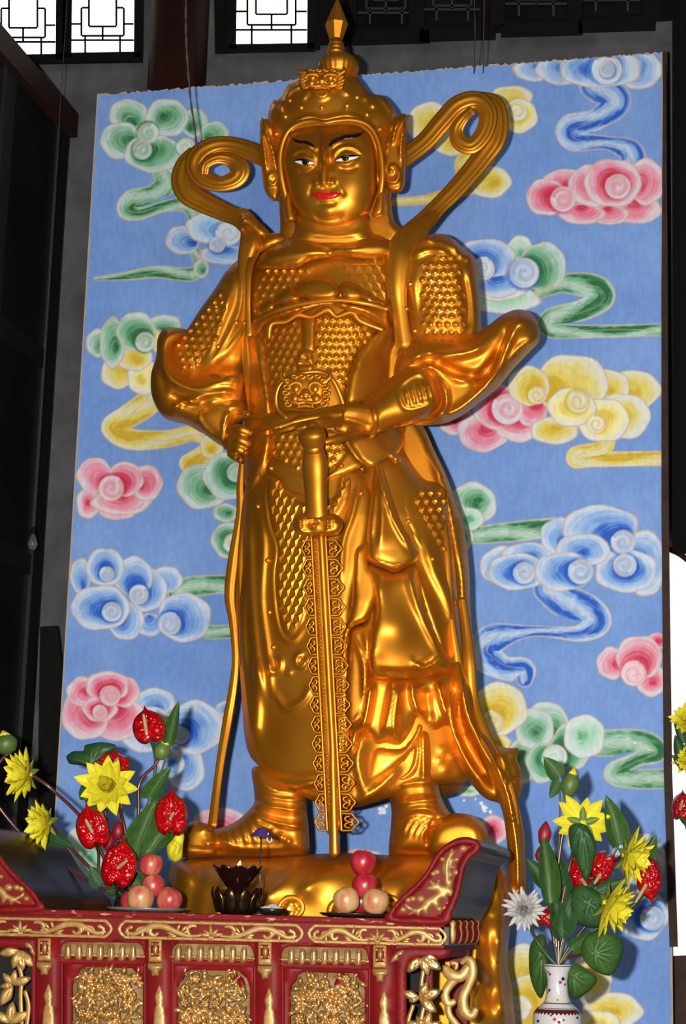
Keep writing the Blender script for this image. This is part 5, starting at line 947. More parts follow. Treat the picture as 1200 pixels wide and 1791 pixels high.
for pa in ([(742, 1690), (738, 1715), (736, 1744)], [(722, 1760), (714, 1790), (724, 1820)], [(744, 1752), (738, 1775), (730, 1810)], [(30, 1680), (38, 1710), (36, 1740), (38, 1790)], [(44, 1735), (50, 1760), (46, 1800)]):
    sweep('carved_stem', [p+(TF+.014, 4.0) for p in pa], LEAF if pa[0][0] < 100 else SHINY, tb, n=8, ratio=.9)
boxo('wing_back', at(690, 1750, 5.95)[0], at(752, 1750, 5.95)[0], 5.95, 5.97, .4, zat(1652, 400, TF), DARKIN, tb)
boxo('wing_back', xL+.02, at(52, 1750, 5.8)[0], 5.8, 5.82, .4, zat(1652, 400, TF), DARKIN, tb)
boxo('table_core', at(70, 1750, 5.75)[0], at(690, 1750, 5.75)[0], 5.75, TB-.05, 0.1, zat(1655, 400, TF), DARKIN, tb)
boxo('lower_panel', at(60, 1838, TF)[0], at(692, 1838, TF)[0], TF+.02, TF+.06, .15, zat(1822, 400, TF), RED, tb)
# side apron, fringe of small turned drops, side rail, gilt scroll bracket
sx = xR
boxo('side_apron', sx-.02, sx+.012, TF+.02, TB-.1, zat(1655, 780, TF), zat(1620, 780, TF), LACQ, tb, .003)
for i in range(13):
    yy = TF+.06+i*.04; V, Fc = lathe([(.002, 0), (.009, .01), (.012, .03), (.008, .05), (.011, .062), (.004, .07)], (sx+.014, yy, zat(1651, 780, TF)), 8); mesh('side_drop', V, Fc, RED if i % 3 else LEAF, tb)
boxo('side_rail', sx-.05, sx-.015, TF+.03, TB-.15, zat(1678, 780, TF), zat(1656, 780, TF), RED, tb, .004)
boxo('side_post', sx-.075, sx-.055, TF+.1, TF+.13, 0, zat(1660, 780, TF), RED, tb)
for pa in ([(808, 1684, 4), (816, 1678, 7), (824, 1684, 9), (826, 1704, 9), (818, 1726, 8), (810, 1746, 9), (812, 1768, 11), (824, 1776, 10), (832, 1766, 6)], [(778, 1694, 8), (790, 1706, 11), (806, 1708, 10), (818, 1692, 8)], [(796, 1712, 9), (784, 1726, 8), (778, 1740, 8), (784, 1756, 8), (794, 1752, 6)], [(784, 1756, 7), (786, 1775, 6), (802, 1800, 8), (806, 1830, 8)], [(790, 1684, 4), (799, 1686, 4), (797, 1694, 3)]):
    sweep('gilt_scroll_bracket', [(x, y, TF+.2, w) for x, y, w in pa], LEAF, tb, n=12, ratio=1.1, groove=(4, .1))
# ---------------------------------------------------------------- offerings on the table
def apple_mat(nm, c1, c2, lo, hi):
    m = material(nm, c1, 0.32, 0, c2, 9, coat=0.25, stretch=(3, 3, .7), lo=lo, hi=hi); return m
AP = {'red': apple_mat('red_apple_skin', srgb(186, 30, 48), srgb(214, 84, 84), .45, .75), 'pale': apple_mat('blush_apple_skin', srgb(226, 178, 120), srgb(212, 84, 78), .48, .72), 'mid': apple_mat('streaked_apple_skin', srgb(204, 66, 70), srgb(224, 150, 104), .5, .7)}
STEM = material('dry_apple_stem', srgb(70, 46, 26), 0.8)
def apple(x, y, r, Y, kind, label, grp, tilt=0.0):
    c = at(x, y, Y); R_ = r*Y*1.0/F/math.cos(.2)
    t = thing('apple', (c[0], c[1], c[2]-R_*.93), label, 'apple', grp)
    prof = [(.02, -.80), (.12, -.84), (.3, -.92), (.5, -.9), (.74, -.72), (.92, -.4), (1.0, 0), (.98, .28), (.86, .6), (.66, .82), (.42, .92), (.24, .88), (.1, .76), (.02, .66)]
    V, Fc = lathe([(a*R_, b*R_) for a, b in prof], (0, 0, 0), 28)
    M = np.array(Matrix.Rotation(tilt, 3, 'Y')); V = V @ M.T+c; mesh('skin', V, Fc, AP[kind], t)
    p = np.array([(0, 0, .66*R_), (.02*R_, 0, .85*R_), (.08*R_, 0, 1.02*R_)]) @ M.T+c; V, Fc = tube3(p, R_*.05, 6); mesh('stem', V, Fc, STEM, t)
YA = 5.93
apple(246, 1571, 24, YA-.03, 'pale', 'pale yellow apple, front left of the stack beside the flowers', 'apples of the left stack')
apple(296, 1575, 23, YA, 'mid', 'red and yellow streaked apple, bottom right of the left stack', 'apples of the left stack', .4)
apple(231, 1577, 21, YA+.08, 'red', 'red apple half hidden behind the pale apple of the left stack', 'apples of the left stack')
apple(268, 1550, 21, YA+.02, 'mid', 'red apple in the middle of the left stack', 'apples of the left stack', -.3)
apple(264, 1513, 21, YA+.03, 'mid', 'rosy apple on top of the left stack', 'apples of the left stack', .2)
apple(606, 1575, 23, YA-.05, 'pale', 'pale apple with pink blush, bottom left of the right stack', 'apples of the right stack', -.4)
apple(657, 1577, 23, YA-.05, 'pale', 'yellow apple, bottom right of the right stack against the scroll end', 'apples of the right stack', .3)
apple(632, 1578, 20, YA+.06, 'red', 'red apple at the back between the two pale apples', 'apples of the right stack')
apple(638, 1550, 22.5, YA, 'red', 'dark red apple in the middle of the right stack', 'apples of the right stack')
apple(635, 1509, 22.5, YA, 'red', 'glossy crimson apple on top of the right stack', 'apples of the right stack', .1)
PLATE = material('grey_enamel_plate', srgb(150, 146, 140), 0.3, 0.3); PLATED = material('dark_metal_plate', srgb(58, 56, 58), 0.3, 0.6)
for (x, w, mm, lb) in ((256, 72, PLATE, 'thin pale plate under the left stack of apples'), (624, 66, PLATED, 'dark metal plate under the right stack of apples')):
    c = at(x, 1597, YA); k = YA/F
    V, Fc = lathe([(w*.6*k, 0), (w*.9*k, .004), (w*k, .012), (w*.98*k, .014), (w*.85*k, .007), (.01, .004)], (c[0], YA, ZT), 40); o = mesh('plate', V, Fc, mm); setp(o, lb, 'plate')
# lotus oil lamp
BRONZE = material('aged_bronze', srgb(86, 62, 42), 0.28, 0.85, srgb(54, 36, 26), 6); GLASSB = material('dark_glass_bowl', srgb(34, 14, 10), 0.12, 0, coat=.6)
FLAME = material('candle_flame', (1, 1, 1, 1), 0.5, emit=(1.0, 0.5, 0.18, 1), estr=5.0)
Yl = 5.80; k = Yl/F; lc = at(413, 1598, Yl); lp = thing('oil_lamp', (lc[0], Yl, ZT), 'bronze lotus oil lamp with a flared dark bowl and a small burning flame', 'lamp')
V, Fc = lathe([(26*k, 0), (32*k, 4*k), (37*k, 12*k), (40*k, 26*k), (38*k, 36*k), (24*k, 36*k), (14*k, 30*k)], (lc[0], Yl, ZT), 32); mesh('base', V, Fc, BRONZE, lp)
for i in range(10):
    a = i*math.pi/5-math.pi/2; V = []; n = 6
    for r_ in range(n+1):
        t = r_/n; ww = 13*math.sin(math.pi*min(.98, .2+.8*t))**.7*(1 if t < .75 else 1); z = 3+44*t; rad = 30+11*math.sin(math.pi*(.12+.55*t))+(3 if t > .5 else 0)
        for s in (-1, -.5, 0, .5, 1): V.append((lc[0]+(rad+2.2*(1-s*s))*k*math.cos(a+s*ww/38), Yl+(rad+2.2*(1-s*s))*k*math.sin(a+s*ww/38), ZT+z*k))
    Fc = [(r_*5+j, r_*5+j+1, r_*5+j+6, r_*5+j+5) for r_ in range(n) for j in range(4)]; o = mesh('lotus_petal', V, Fc, BRONZE, lp); sm_ = o.modifiers.new('solid', 'SOLIDIFY'); sm_.thickness = .002
ns = 64; V = []; rows = [(8, 30), (14, 44), (22, 50), (24, 54), (31, 62), (37, 72), (42, 79), (45, 83), (43, 83), (36, 76), (20, 66), (2, 64)]
for r_, z in rows:
    for j in range(ns):
        a = 2*math.pi*j/ns; w = (1+.05*math.cos(10*a)) if z > 70 else 1; V.append((lc[0]+r_*k*w*math.cos(a), Yl+r_*k*w*math.sin(a), ZT+(z+(2.5*math.cos(10*a) if z > 78 else 0))*k))
Fc = [(i*ns+j, i*ns+(j+1) % ns, (i+1)*ns+(j+1) % ns, (i+1)*ns+j) for i in range(11) for j in range(ns)]; mesh('bowl', V, Fc, GLASSB, lp)
V, Fc = lathe([(34*k, 0), (34*k, .001), (.001, .002)], (lc[0], Yl, ZT+76*k), 24); mesh('lamp_oil', V, Fc, material('lamp_oil', srgb(120, 40, 16), 0.1, coat=.5), lp)
V, Fc = lathe([(1*k, 0), (4*k, 3*k), (4.6*k, 7*k), (3*k, 12*k), (.3*k, 18*k)], (lc[0]+.002, Yl-.01, ZT+76*k), 12); V[:, 0] += np.clip(V[:, 2]-ZT-76*k, 0, 1)*.25; mesh('flame', V, Fc, FLAME, lp)
V, Fc = tube3([(lc[0], Yl-.01, ZT+74*k), (lc[0]+.001, Yl-.01, ZT+78*k)], .0015, 6); mesh('wick', V, Fc, STEM, lp)
# incense coil on a thin stand
Yi = 5.98; k = Yi/F; ic = at(453, 1592, Yi); it_ = thing('incense_stand', (ic[0], Yi, ZT), 'thin wire incense stand carrying a coil of purple incense behind the oil lamp', 'incense')
COILM = material('purple_incense', srgb(58, 34, 110), 0.85); WIRE = material('steel_wire', srgb(120, 110, 110), 0.35, .8)
tp = at(457, 1462, Yi); V, Fc = tube3([(ic[0], Yi, ZT), (tp[0], Yi, tp[2])], .0028, 8); mesh('pole', V, Fc, WIRE, it_)
V, Fc = lathe([(.03, 0), (.03, .004), (.006, .008)], (ic[0], Yi, ZT), 20); mesh('foot', V, Fc, WIRE, it_)
pts = [(tp[0]+(4+16*t)*k*math.cos(t*26), Yi+(4+16*t)*k*math.sin(t*26), tp[2]+(14-16*t)*k) for t in np.linspace(0, 1, 90)]; V, Fc = tube3(pts, .0042, 8); mesh('incense_coil', V, Fc, COILM, it_)
hk = at(474, 1468, Yi); V, Fc = tube3([(hk[0]-.004, Yi-.02, hk[2]+.02), (hk[0]-.008, Yi-.02, hk[2]-.002), (hk[0], Yi-.02, hk[2]-.012), (hk[0]+.009, Yi-.02, hk[2]-.004), (hk[0]+.006, Yi-.02, hk[2]+.004)], .0016, 6); mesh('white_hook', V, Fc, WHITEP, it_)
# small dish of white wax
Yd = 5.86; k = Yd/F; dc = at(476, 1598, Yd); dh = thing('dish', (dc[0], Yd, ZT), 'small dark dish heaped with white crumbs beside the oil lamp', 'dish')
V, Fc = lathe([(14*k, 0), (22*k, 5*k), (27*k, 12*k), (25*k, 12*k), (14*k, 7*k), (1*k, 6*k)], (dc[0], Yd, ZT), 32); mesh('bowl', V, Fc, PLATED, dh)
parts = []
for i in range(60):
    a, r_ = rnd.uniform(0, 6.28), rnd.uniform(0, 20)*k; s = rnd.uniform(2, 4.2)*k; z = ZT+(9+ (20-r_/k)*.42+rnd.uniform(-1, 1))*k
    V, Fc = lathe([(.2*s, -.8*s), (.8*s, -.4*s), (s, .1*s), (.5*s, .7*s), (.1*s, .9*s)], (dc[0]+r_*math.cos(a), Yd+r_*math.sin(a), z), 5); parts.append((V, Fc))
V, Fc = join(parts); mesh('white_crumbs', V, Fc, material('white_wax_crumbs', srgb(212, 208, 204), 0.8), dh, False, None, 'stuff')
# ---------------------------------------------------------------- flowers
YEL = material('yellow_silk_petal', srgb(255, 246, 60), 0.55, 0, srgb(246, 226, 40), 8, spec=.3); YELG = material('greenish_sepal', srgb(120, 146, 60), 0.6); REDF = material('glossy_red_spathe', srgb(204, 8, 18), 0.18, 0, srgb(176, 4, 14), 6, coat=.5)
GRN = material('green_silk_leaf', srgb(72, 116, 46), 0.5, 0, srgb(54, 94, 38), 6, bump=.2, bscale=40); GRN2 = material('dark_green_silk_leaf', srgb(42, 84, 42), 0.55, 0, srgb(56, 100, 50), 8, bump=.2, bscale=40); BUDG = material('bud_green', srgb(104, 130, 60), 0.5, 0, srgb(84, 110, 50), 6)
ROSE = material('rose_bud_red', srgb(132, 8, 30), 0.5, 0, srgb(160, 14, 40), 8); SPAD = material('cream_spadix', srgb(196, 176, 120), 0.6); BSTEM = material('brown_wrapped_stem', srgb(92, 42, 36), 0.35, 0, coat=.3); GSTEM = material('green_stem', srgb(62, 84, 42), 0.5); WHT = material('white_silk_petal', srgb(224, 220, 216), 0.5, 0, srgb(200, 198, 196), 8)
def unit_petal(nm, mat, pw=.9, cup=.25, fold=0.12, tip=1.0):
    V = []; n = 8
    for i in range(n+1):
        t = i/n; w = .5*math.sin(math.pi*min(1, .12+.88*t)**tip)**pw*(1-.1*t)
        if i == n: w = .01
        for s in (-1, -.5, 0, .5, 1): V.append((s*w, t, fold*abs(s)*w*2+cup*(t*t)*1.0-.0))
    Fc = [(i*5+j, i*5+j+1, i*5+j+6, i*5+j+5) for i in range(n) for j in range(4)]
    me = bpy.data.meshes.new(nm); me.from_pydata(V, [], Fc); me.polygons.foreach_set('use_smooth', [True]*len(Fc)); me.materials.append(mat); return me
PET = unit_petal('petal', YEL, .8, .3, .2, .9); PETW = unit_petal('petal', WHT, .7, .35, .3, .6); LEAFU = unit_petal('leaf', GRN, .75, -.12, .35, .8); LEAFD = unit_petal('leaf', GRN2, .75, -.15, .35, .8); SEP = unit_petal('sepal', YELG, .8, .1, .2, .9)
def basis(d, up):
    y = Vector(d).normalized(); z = Vector(up); z = (z-y*z.dot(y)).normalized(); x = y.cross(z); return x, y, z
def place(me, nm, base, d, up, L_, W_, par, D_=None):
    x, y, z = basis(d, up); D_ = D_ or L_
    M = Matrix(((x.x*W_, y.x*L_, z.x*D_, base[0]), (x.y*W_, y.y*L_, z.y*D_, base[1]), (x.z*W_, y.z*L_, z.z*D_, base[2]), (0, 0, 0, 1)))
    o = bpy.data.objects.new(nm, me); COL.objects.link(o); attach(o, par); o.matrix_basis = M; return o
CR, CU, CT = Vector(RT), Vector(UP), -Vector(FW)
def dirv(r, u, t): return (CR*r+CU*u+CT*t).normalized()
def stem(pts, r, mat, par):
    P = [at(x, y, Y) for x, y, Y in pts]; V, Fc = tube3(P, r, 8); return mesh('stem', V, Fc, mat, par)
def lotus(x, y, r, Y, face, st_pts, label, grp, seed=0):
    rr = random.Random(seed); C = Vector(at(x, y, Y)); k = Y/F; f = dirv(*face); t = thing('lotus_flower', C, label, 'flower', grp)
    a0 = Vector((0, 0, 1)).cross(f); a0 = (a0 if a0.length > .1 else CR).normalized(); a1 = f.cross(a0)
    for ring, (n, el, ln, wd_) in enumerate([(11, 6, 1.1, .36), (10, 26, 1.0, .36), (8, 48, .8, .36), (6, 70, .58, .34)]):
        for i in range(n):
            a = 2*math.pi*(i+.5*(ring % 2))/n+rr.uniform(-.14, .14); e = math.radians(el+rr.uniform(-7, 7)); d = (a0*math.cos(a)+a1*math.sin(a))*math.cos(e)+f*math.sin(e)
            place(PET, 'petal', C+f*(.03*r*k*ring), d, f, r*k*ln*rr.uniform(.88, 1.1), r*k*wd_*1.5, t, r*k*.9)
    for i in range(5):
        a = 2*math.pi*i/5+.3; d = (a0*math.cos(a)+a1*math.sin(a))*.95-f*.25; place(SEP, 'sepal', C-f*.05*r*k, d, f, r*k*.62, r*k*.28, t)
    V, Fc = lathe([(.02, -.1), (.12, -.05), (.16, .1), (.12, .2), (.02, .24)], (0, 0, 0), 12); q = f.to_track_quat('Z', 'Y').to_matrix(); mesh('flower_heart', [C+q@(Vector(v)*r*k) for v in V], Fc, YEL, t)
    if st_pts: V, Fc = tube3([np.array(C-f*.06*r*k)]+[at(*p) for p in st_pts], .0062, 8); mesh('stem', V, Fc, BSTEM, t)
    return t
def anthurium(x, y, w, h, ang, Y, sp, label, grp, st_pts, seed=0):
    rr = random.Random(seed); t = thing('anthurium', at(x, y, Y), label, 'flower', grp)
    c, s = math.cos(math.radians(ang)), math.sin(math.radians(ang)); g = lambda u, v: (x+(u*w)*c-(v*h)*s, y+(u*w)*s+(v*h)*c)
    o = [g(u, v) for u, v in [(0, -.62), (.06, -.5), (.2, -.42), (.38, -.3), (.5, -.08), (.5, .18), (.4, .4), (.22, .5), (.06, .46), (0, .38), (-.06, .46), (-.22, .5), (-.4, .4), (-.5, .18), (-.5, -.08), (-.38, -.3), (-.2, -.42), (-.06, -.5)]]
    bm = [g(rr.uniform(-.42, .42), rr.uniform(-.36, .42)) for _ in range(70)]
    stx = [('b', bm, 2.6, .007), ('r', [g(0, -.5), g(0, -.1), g(0, .34)], 3, -.012)]+[('r', [g(0, .15), g(sd*.2, v), g(sd*.42, v2)], 2, -.006) for sd in (-1, 1) for v, v2 in ((-.05, -.2), (.2, .16), (.34, .38))]
    puff('spathe', o, Y, .03, REDF, t, w=min(w, h)*.35, res=2.4, thick=.003, back=.3, strokes=stx, smooth_iter=1, wr=5)
    a, b = sp; sweep('spadix', [a+(Y-.035, 3), ((a[0]+b[0])/2, (a[1]+b[1])/2, Y-.055, 3.4), b+(Y-.07, 2)], SPAD, t, n=10, ratio=1)
    if st_pts: V, Fc = tube3([at(x, y+h*.2, Y+.02)]+[at(*p) for p in st_pts], .0055, 8); mesh('stem', V, Fc, GSTEM, t)
    return t
def leafthing(base, tip, wpx, Y0_, Y1_, label, grp, st_pts=None, me=None, up=None, nm='leaf'):
    A = Vector(at(base[0], base[1], Y0_)); B = Vector(at(tip[0], tip[1], Y1_)); t = thing(nm if nm != 'leaf' else 'foliage_leaf', A, label, 'leaf', grp)
    place(me or LEAFU, 'blade', A, B-A, up or (CT+CU*.3), (B-A).length, wpx*Y0_/F*1.05, t, (B-A).length*.9)
    V, Fc = tube3([A, A.lerp(B, .5)+CT*.001, A.lerp(B, .92)-Vector((0, 0, .004))], [.0028, .002, .001], 6); mesh('midrib', V, Fc, GSTEM, t)
    if st_pts: V, Fc = tube3([np.array(A)]+[at(*p) for p in st_pts], .004, 8); mesh('stem', V, Fc, GSTEM, t)
    return t
def lotusleaf(o, Y, c, label, grp, mat=GRN2, st_pts=None, b=.03):
    t = thing('lotus_leaf', at(c[0], c[1], Y), label, 'leaf', grp); P = np.array(o, float)
    rib_ = [('r', [c, tuple((np.array(c)*.15+p*.85))], 2.4, .008) for p in P[::2]]+[('r', [c, tuple((np.array(c)*.1+p*.9))], 3, -.008) for p in P[1::2]]
    puff('blade', o, lambda x, y: Y+.0006*(np.hypot(x-c[0], y-c[1])), b, mat, t, w=22, res=3.2, thick=.003, back=-.9, strokes=rib_, wr=3)
    if st_pts: V, Fc = tube3([at(c[0], c[1], Y+.01)]+[at(*p) for p in st_pts], .0055, 8); mesh('stem', V, Fc, BSTEM, t)
    return t
def bud(x, y, r, h, Y, mat, label, grp, st_pts, tipm=None, lean=0.0, nm='lotus_bud'):
    k = Y/F; C = at(x, y, Y); t = thing(nm, C, label, 'flower bud', grp)
    V, Fc = lathe([(.15*r*k, -h*k*.5), (.7*r*k, -h*k*.38), (r*k, -h*k*.1), (.92*r*k, .1*h*k), (.6*r*k, .3*h*k), (.28*r*k, .42*h*k), (.05*r*k, .5*h*k)], (0, 0, 0), 16)
    V[:, 0] *= 1+.04*np.sin(V[:, 2]*900); q = Matrix.Rotation(lean, 3, Vector((0, 1, 0))); mesh('bud', [Vector(C)+q@Vector(v) for v in V], Fc, mat, t)
    if tipm:
        V, Fc = lathe([(.63*r*k, .27*h*k), (.34*r*k, .42*h*k), (.06*r*k, .56*h*k)], (0, 0, 0), 12); mesh('petal_tip', [Vector(C)+q@Vector(v)*1.02 for v in V], Fc, tipm, t)
    for i in range(3): place(SEP, 'sepal', Vector(C)+q@Vector((0, 0, -h*k*.5)), q@Vector((math.cos(i*2.1)*.6, math.sin(i*2.1)*.6, .7)), q@Vector((0, 0, 1)), r*k*1.0, r*k*.6, t)
    if st_pts: V, Fc = tube3([np.array(Vector(C)+q@Vector((0, 0, -h*k*.48)))]+[at(*p) for p in st_pts], .0058, 8); mesh('stem', V, Fc, BSTEM, t)
    return t
GL, GRT = 'flowers of the left vase', 'flowers of the right vase'
LF, RF = 'leaves of the left vase', 'leaves of the right vase'
YF = 6.12; M0 = (208, 1562, YF)
# left vase
k = YF/F; vc = at(212, 1598, YF); lv = thing('left_vase_glass', (vc[0], YF, ZT), 'narrow dark glass vase behind the left stack of apples', 'vase'); lv.name = 'glass_vase'
V, Fc = lathe([(14*k, 0), (15*k, 6*k), (12*k, 20*k), (13*k, 38*k), (17*k, 50*k), (15*k, 50*k), (11*k, 38*k), (2*k, 8*k)], (vc[0], YF, ZT), 24); mesh('glass_body', V, Fc, material('green_black_glass', srgb(40, 56, 60), 0.08, 0, trans=.6), lv)
lotus(190, 1376, 54, YF-.12, (0, .25, .95), [(214, 1430, YF-.02), (222, 1500, YF), (210, 1560, YF)], 'large yellow lotus flower facing forward above the red anthuriums', GL, 1)
lotus(52, 1356, 50, YF-.05, (-.8, .1, .45), [(90, 1380, YF), (150, 1440, YF), (195, 1530, YF), M0], 'upper of the two yellow lotus flowers leaning out to the far left', GL, 2)
lotus(86, 1440, 46, YF-.1, (-.75, .0, .5), [(110, 1468, YF), (150, 1510, YF), (190, 1550, YF), M0], 'lower yellow lotus flower leaning over the dark scroll end', GL, 3)
bud(10, 1300, 22, 44, YF, BUDG, 'green lotus bud with yellow tip cut by the left picture edge', GL, [(2, 1330, YF), (-20, 1380, YF), (60, 1480, YF+.05), (190, 1560, YF)], YEL, -.3)
bud(284, 1312, 16, 38, YF, BUDG, 'small green bud beside the topmost red anthurium', GL, [(270, 1340, YF), (244, 1370, YF), (240, 1440, YF), M0], YEL, .4)
anthurium(260, 1270, 56, 60, -12, YF-.1, ((256, 1280), (251, 1250)), 'topmost red anthurium, high above the vase against the mural', GL, [(272, 1330, YF), (262, 1400, YF), (232, 1480, YF), M0], 1)
anthurium(161, 1447, 56, 74, -14, YF-.2, ((161, 1455), (150, 1434)), 'glossy red anthurium at the left below the large yellow lotus', GL, [(172, 1490, YF-.05), (176, 1530, YF), M0], 2)
anthurium(299, 1423, 56, 76, 2, YF-.15, ((298, 1432), (303, 1422)), 'red anthurium at the right side of the left bouquet near the golden boot', GL, [(276, 1440, YF), (240, 1500, YF), M0], 3)
anthurium(209, 1512, 60, 80, 12, YF-.22, ((206, 1518), (222, 1505)), 'lowest red anthurium, just above the left apples', GL, [(204, 1555, YF-.05), M0], 4)
anthurium(200, 1332, 58, 34, 10, YF+.02, ((200, 1335), (206, 1326)), 'dull pinkish red anthurium half hidden behind the large yellow lotus', GL, [(212, 1380, YF), M0], 5)
for i, (x, y, lb) in enumerate([(207, 1452, 'dark red rose bud between the red anthuriums'), (190, 1470, 'second dark red rose bud tucked behind the left anthurium')]): bud(x, y, 11, 36, YF-.05, ROSE, lb, GL, [(x+6, y+40, YF), M0], None, .1*i, 'rose_bud')
lotusleaf([(116, 1323), (128, 1314), (146, 1313), (148, 1304), (162, 1300), (180, 1298), (202, 1303), (198, 1313), (186, 1318), (176, 1330), (166, 1343), (150, 1340), (136, 1338), (122, 1336), (118, 1330)], YF, (158, 1336), 'dark green lotus leaf above the large yellow lotus', LF, GRN2, [(180, 1400, YF), M0])
leafthing((297, 1298), (312, 1227), 26, YF, YF-.05, 'slender green leaf pointing up beside the topmost anthurium', LF, [(284, 1345, YF), (250, 1440, YF), M0])
leafthing((262, 1398), (296, 1342), 36, YF, YF-.04, 'green heart-shaped leaf above the right-hand anthurium of the left bouquet', LF, [(240, 1450, YF), M0])
leafthing((238, 1492), (272, 1400), 52, YF, YF-.05, 'broad bright green leaf behind the right-hand anthurium', LF, [(215, 1540, YF), M0])
leafthing((300, 1440), (248, 1504), 44, YF-.02, YF-.08, 'broad green leaf hanging low over the top apple', LF)
leafthing((150, 1400), (160, 1352), 26, YF+.03, YF+.02, 'dark leaf below the lotus leaf on the left', LF, [(180, 1460, YF), M0], LEAFD)
leafthing((82, 1462), (126, 1480), 34, YF, YF-.04, 'dark leaf under the lower left lotus flower', LF, None, LEAFD)
leafthing((178, 1548), (158, 1516), 34, YF, YF-.03, 'dark leaf low at the left of the vase mouth', LF, None, LEAFD)
leafthing((246, 1556), (222, 1520), 34, YF, YF-.03, 'dark leaf low behind the top apple', LF, None, LEAFD)
leafthing((160, 1420), (196, 1390), 24, YF+.02, YF, 'dark leaf beneath the large yellow lotus', LF, None, LEAFD)
leafthing((190, 1560), (232, 1560), 20, YF, YF, 'dark drooping leaf at the neck of the glass vase', LF, None, LEAFD)
o = puff('crumpled_foil', [(292, 1478), (300, 1464), (312, 1456), (322, 1460), (320, 1480), (318, 1500), (306, 1508), (294, 1498)], YF+.02, .02, YEL, None, w=10, res=3, strokes=[('r', [(300, 1470), (312, 1480), (304, 1500)], 3, .02), ('r', [(314, 1464), (308, 1478)], 2, -.02)]); setp(o, 'crumpled yellow foil between leaf and golden boot', 'foil')
# right vase on a stand below the picture edge
YR = 6.25; k = YR/F; rc = at(975, 1700, YR); zr = zat(1687, 975, YR); N0 = (976, 1690, YR)
PORC = material('white_porcelain', srgb(224, 222, 226), 0.12, 0, coat=.6); BROWNP = material('brown_enamel_band', srgb(96, 34, 30), 0.3); PINKP = material('pink_enamel', srgb(190, 40, 90), 0.3); DKP = material('dark_enamel', srgb(40, 30, 44), 0.3)
rv = thing('porcelain_vase', (rc[0], YR, zr-190*k), 'white porcelain vase painted with small blossoms and a brown banded shoulder', 'vase')
prof = [(26, -190), (30, -186), (26, -176), (34, -140), (42, -105), (41, -82), (34, -72), (22, -62), (18, -45), (17, -28), (19, -14), (24, -3), (25.5, 0), (23, 0), (16, -14), (14, -30)]
V, Fc = lathe([(r_*k, z*k) for r_, z in prof], (rc[0], YR, zr), 48); mesh('body', V, Fc, PORC, rv)
def band(z0, z1, mat, nm, zig=0, rr_=None):
    V = []; n = 72
    pr = sorted((z, r_) for r_, z in prof[:13]); zs = [p[0] for p in pr]; rs = [p[1] for p in pr]
    for zz, up in ((z0, 0), (z1, 1)):
        for j in range(n):
            z = zz-(zig*(j % 2) if not up else 0); r_ = np.interp(z, zs, rs)+.35; a = 2*math.pi*j/n; V.append((rc[0]+r_*k*math.cos(a), YR+r_*k*math.sin(a), zr+z*k))
    return mesh(nm, V, [(j, (j+1) % n, n+(j+1) % n, n+j) for j in range(n)], mat, rv)
band(-78, -73, BROWNP, 'brown_band', 4); band(-64, -62.5, BROWNP, 'brown_band'); band(-72, -71, DKP, 'brown_band'); band(-3, -1.5, DKP, 'rim_band')
VS = Surf([rv.children[0]])
for i, (x, y, r, mt) in enumerate([(962, 1704, 3, BROWNP), (959, 1700, 2.5, PINKP), (985, 1712, 4.5, DKP), (980, 1718, 4, PINKP), (988, 1722, 3, PINKP), (961, 1732, 3.5, BROWNP), (958, 1736, 2.5, PINKP), (970, 1783, 4, PINKP), (978, 1788, 4, BROWNP), (964, 1776, 2.5, DKP), (986, 1784, 3, PINKP), (1010, 1780, 3, DKP), (941, 1786, 3.5, DKP), (972, 1748, 3, YEL), (975, 1749, 2, DKP), (958, 1748, 2.5, YEL), (990, 1748, 2.5, YEL), (1002, 1750, 2.5, DKP)]):
    puff('painted_blossom', [(x+r*math.cos(a)*(1 if j % 2 else .55), y+r*math.sin(a)*(1 if j % 2 else .55)) for j, a in enumerate(np.arange(10)*math.pi/5)], lambda px, py: VS.Y(px, py, YR-.05, .0008), .0004, mt, rv, w=2, res=2, thick=.0006, sm=False)
STW = material('stand_wood', srgb(60, 26, 18), 0.5)
sd_ = thing('flower_stand', (rc[0], YR, 0), 'plain dark wooden stand under the porcelain vase', 'stand')
boxo('stand_top', rc[0]-.2, rc[0]+.2, YR-.15, YR+.17, zr-190*k-.03, zr-190*k, STW, sd_, .004)
for sx_ in (-1, 1):
    for sy_ in (-1, 1): boxo('leg', rc[0]+sx_*.17-.02, rc[0]+sx_*.17+.02, YR+sy_*.12-.02+.01, YR+sy_*.12+.03, 0, zr-190*k-.03, STW, sd_)
lotus(1020, 1440, 48, YR-.08, (.1, -.1, -.9), [(1000, 1500, YR), (980, 1600, YR), N0], 'uppermost yellow lotus of the right vase, petals spread upward', GRT, 5)
lotus(1092, 1497, 50, YR-.1, (.75, -.15, .35), [(1060, 1520, YR), (1010, 1560, YR), (985, 1640, YR), N0], 'yellow lotus of the right vase turned to the right edge', GRT, 6)
lotus(1058, 1580, 56, YR-.16, (.7, -.3, .3), [(1040, 1600, YR), (1000, 1650, YR), N0], 'lowest yellow lotus, drooping to the right of the porcelain vase', GRT, 7)
bud(998, 1370, 16, 50, YR, BUDG, 'green lotus bud with yellow tip standing highest over the right vase', GRT, [(990, 1420, YR), (976, 1520, YR), (972, 1620, YR), N0], YEL, .25)
bud(953, 1458, 12, 44, YR-.05, ROSE, 'deep red rose bud at the left of the right vase', GRT, [(958, 1520, YR), (966, 1620, YR), N0], None, .1, 'rose_bud')
bud(945, 1494, 9, 28, YR, ROSE, 'small rose bud peeping behind the long leaf of the right vase', GRT, [(956, 1540, YR), (968, 1640, YR), N0], None, 0, 'rose_bud')
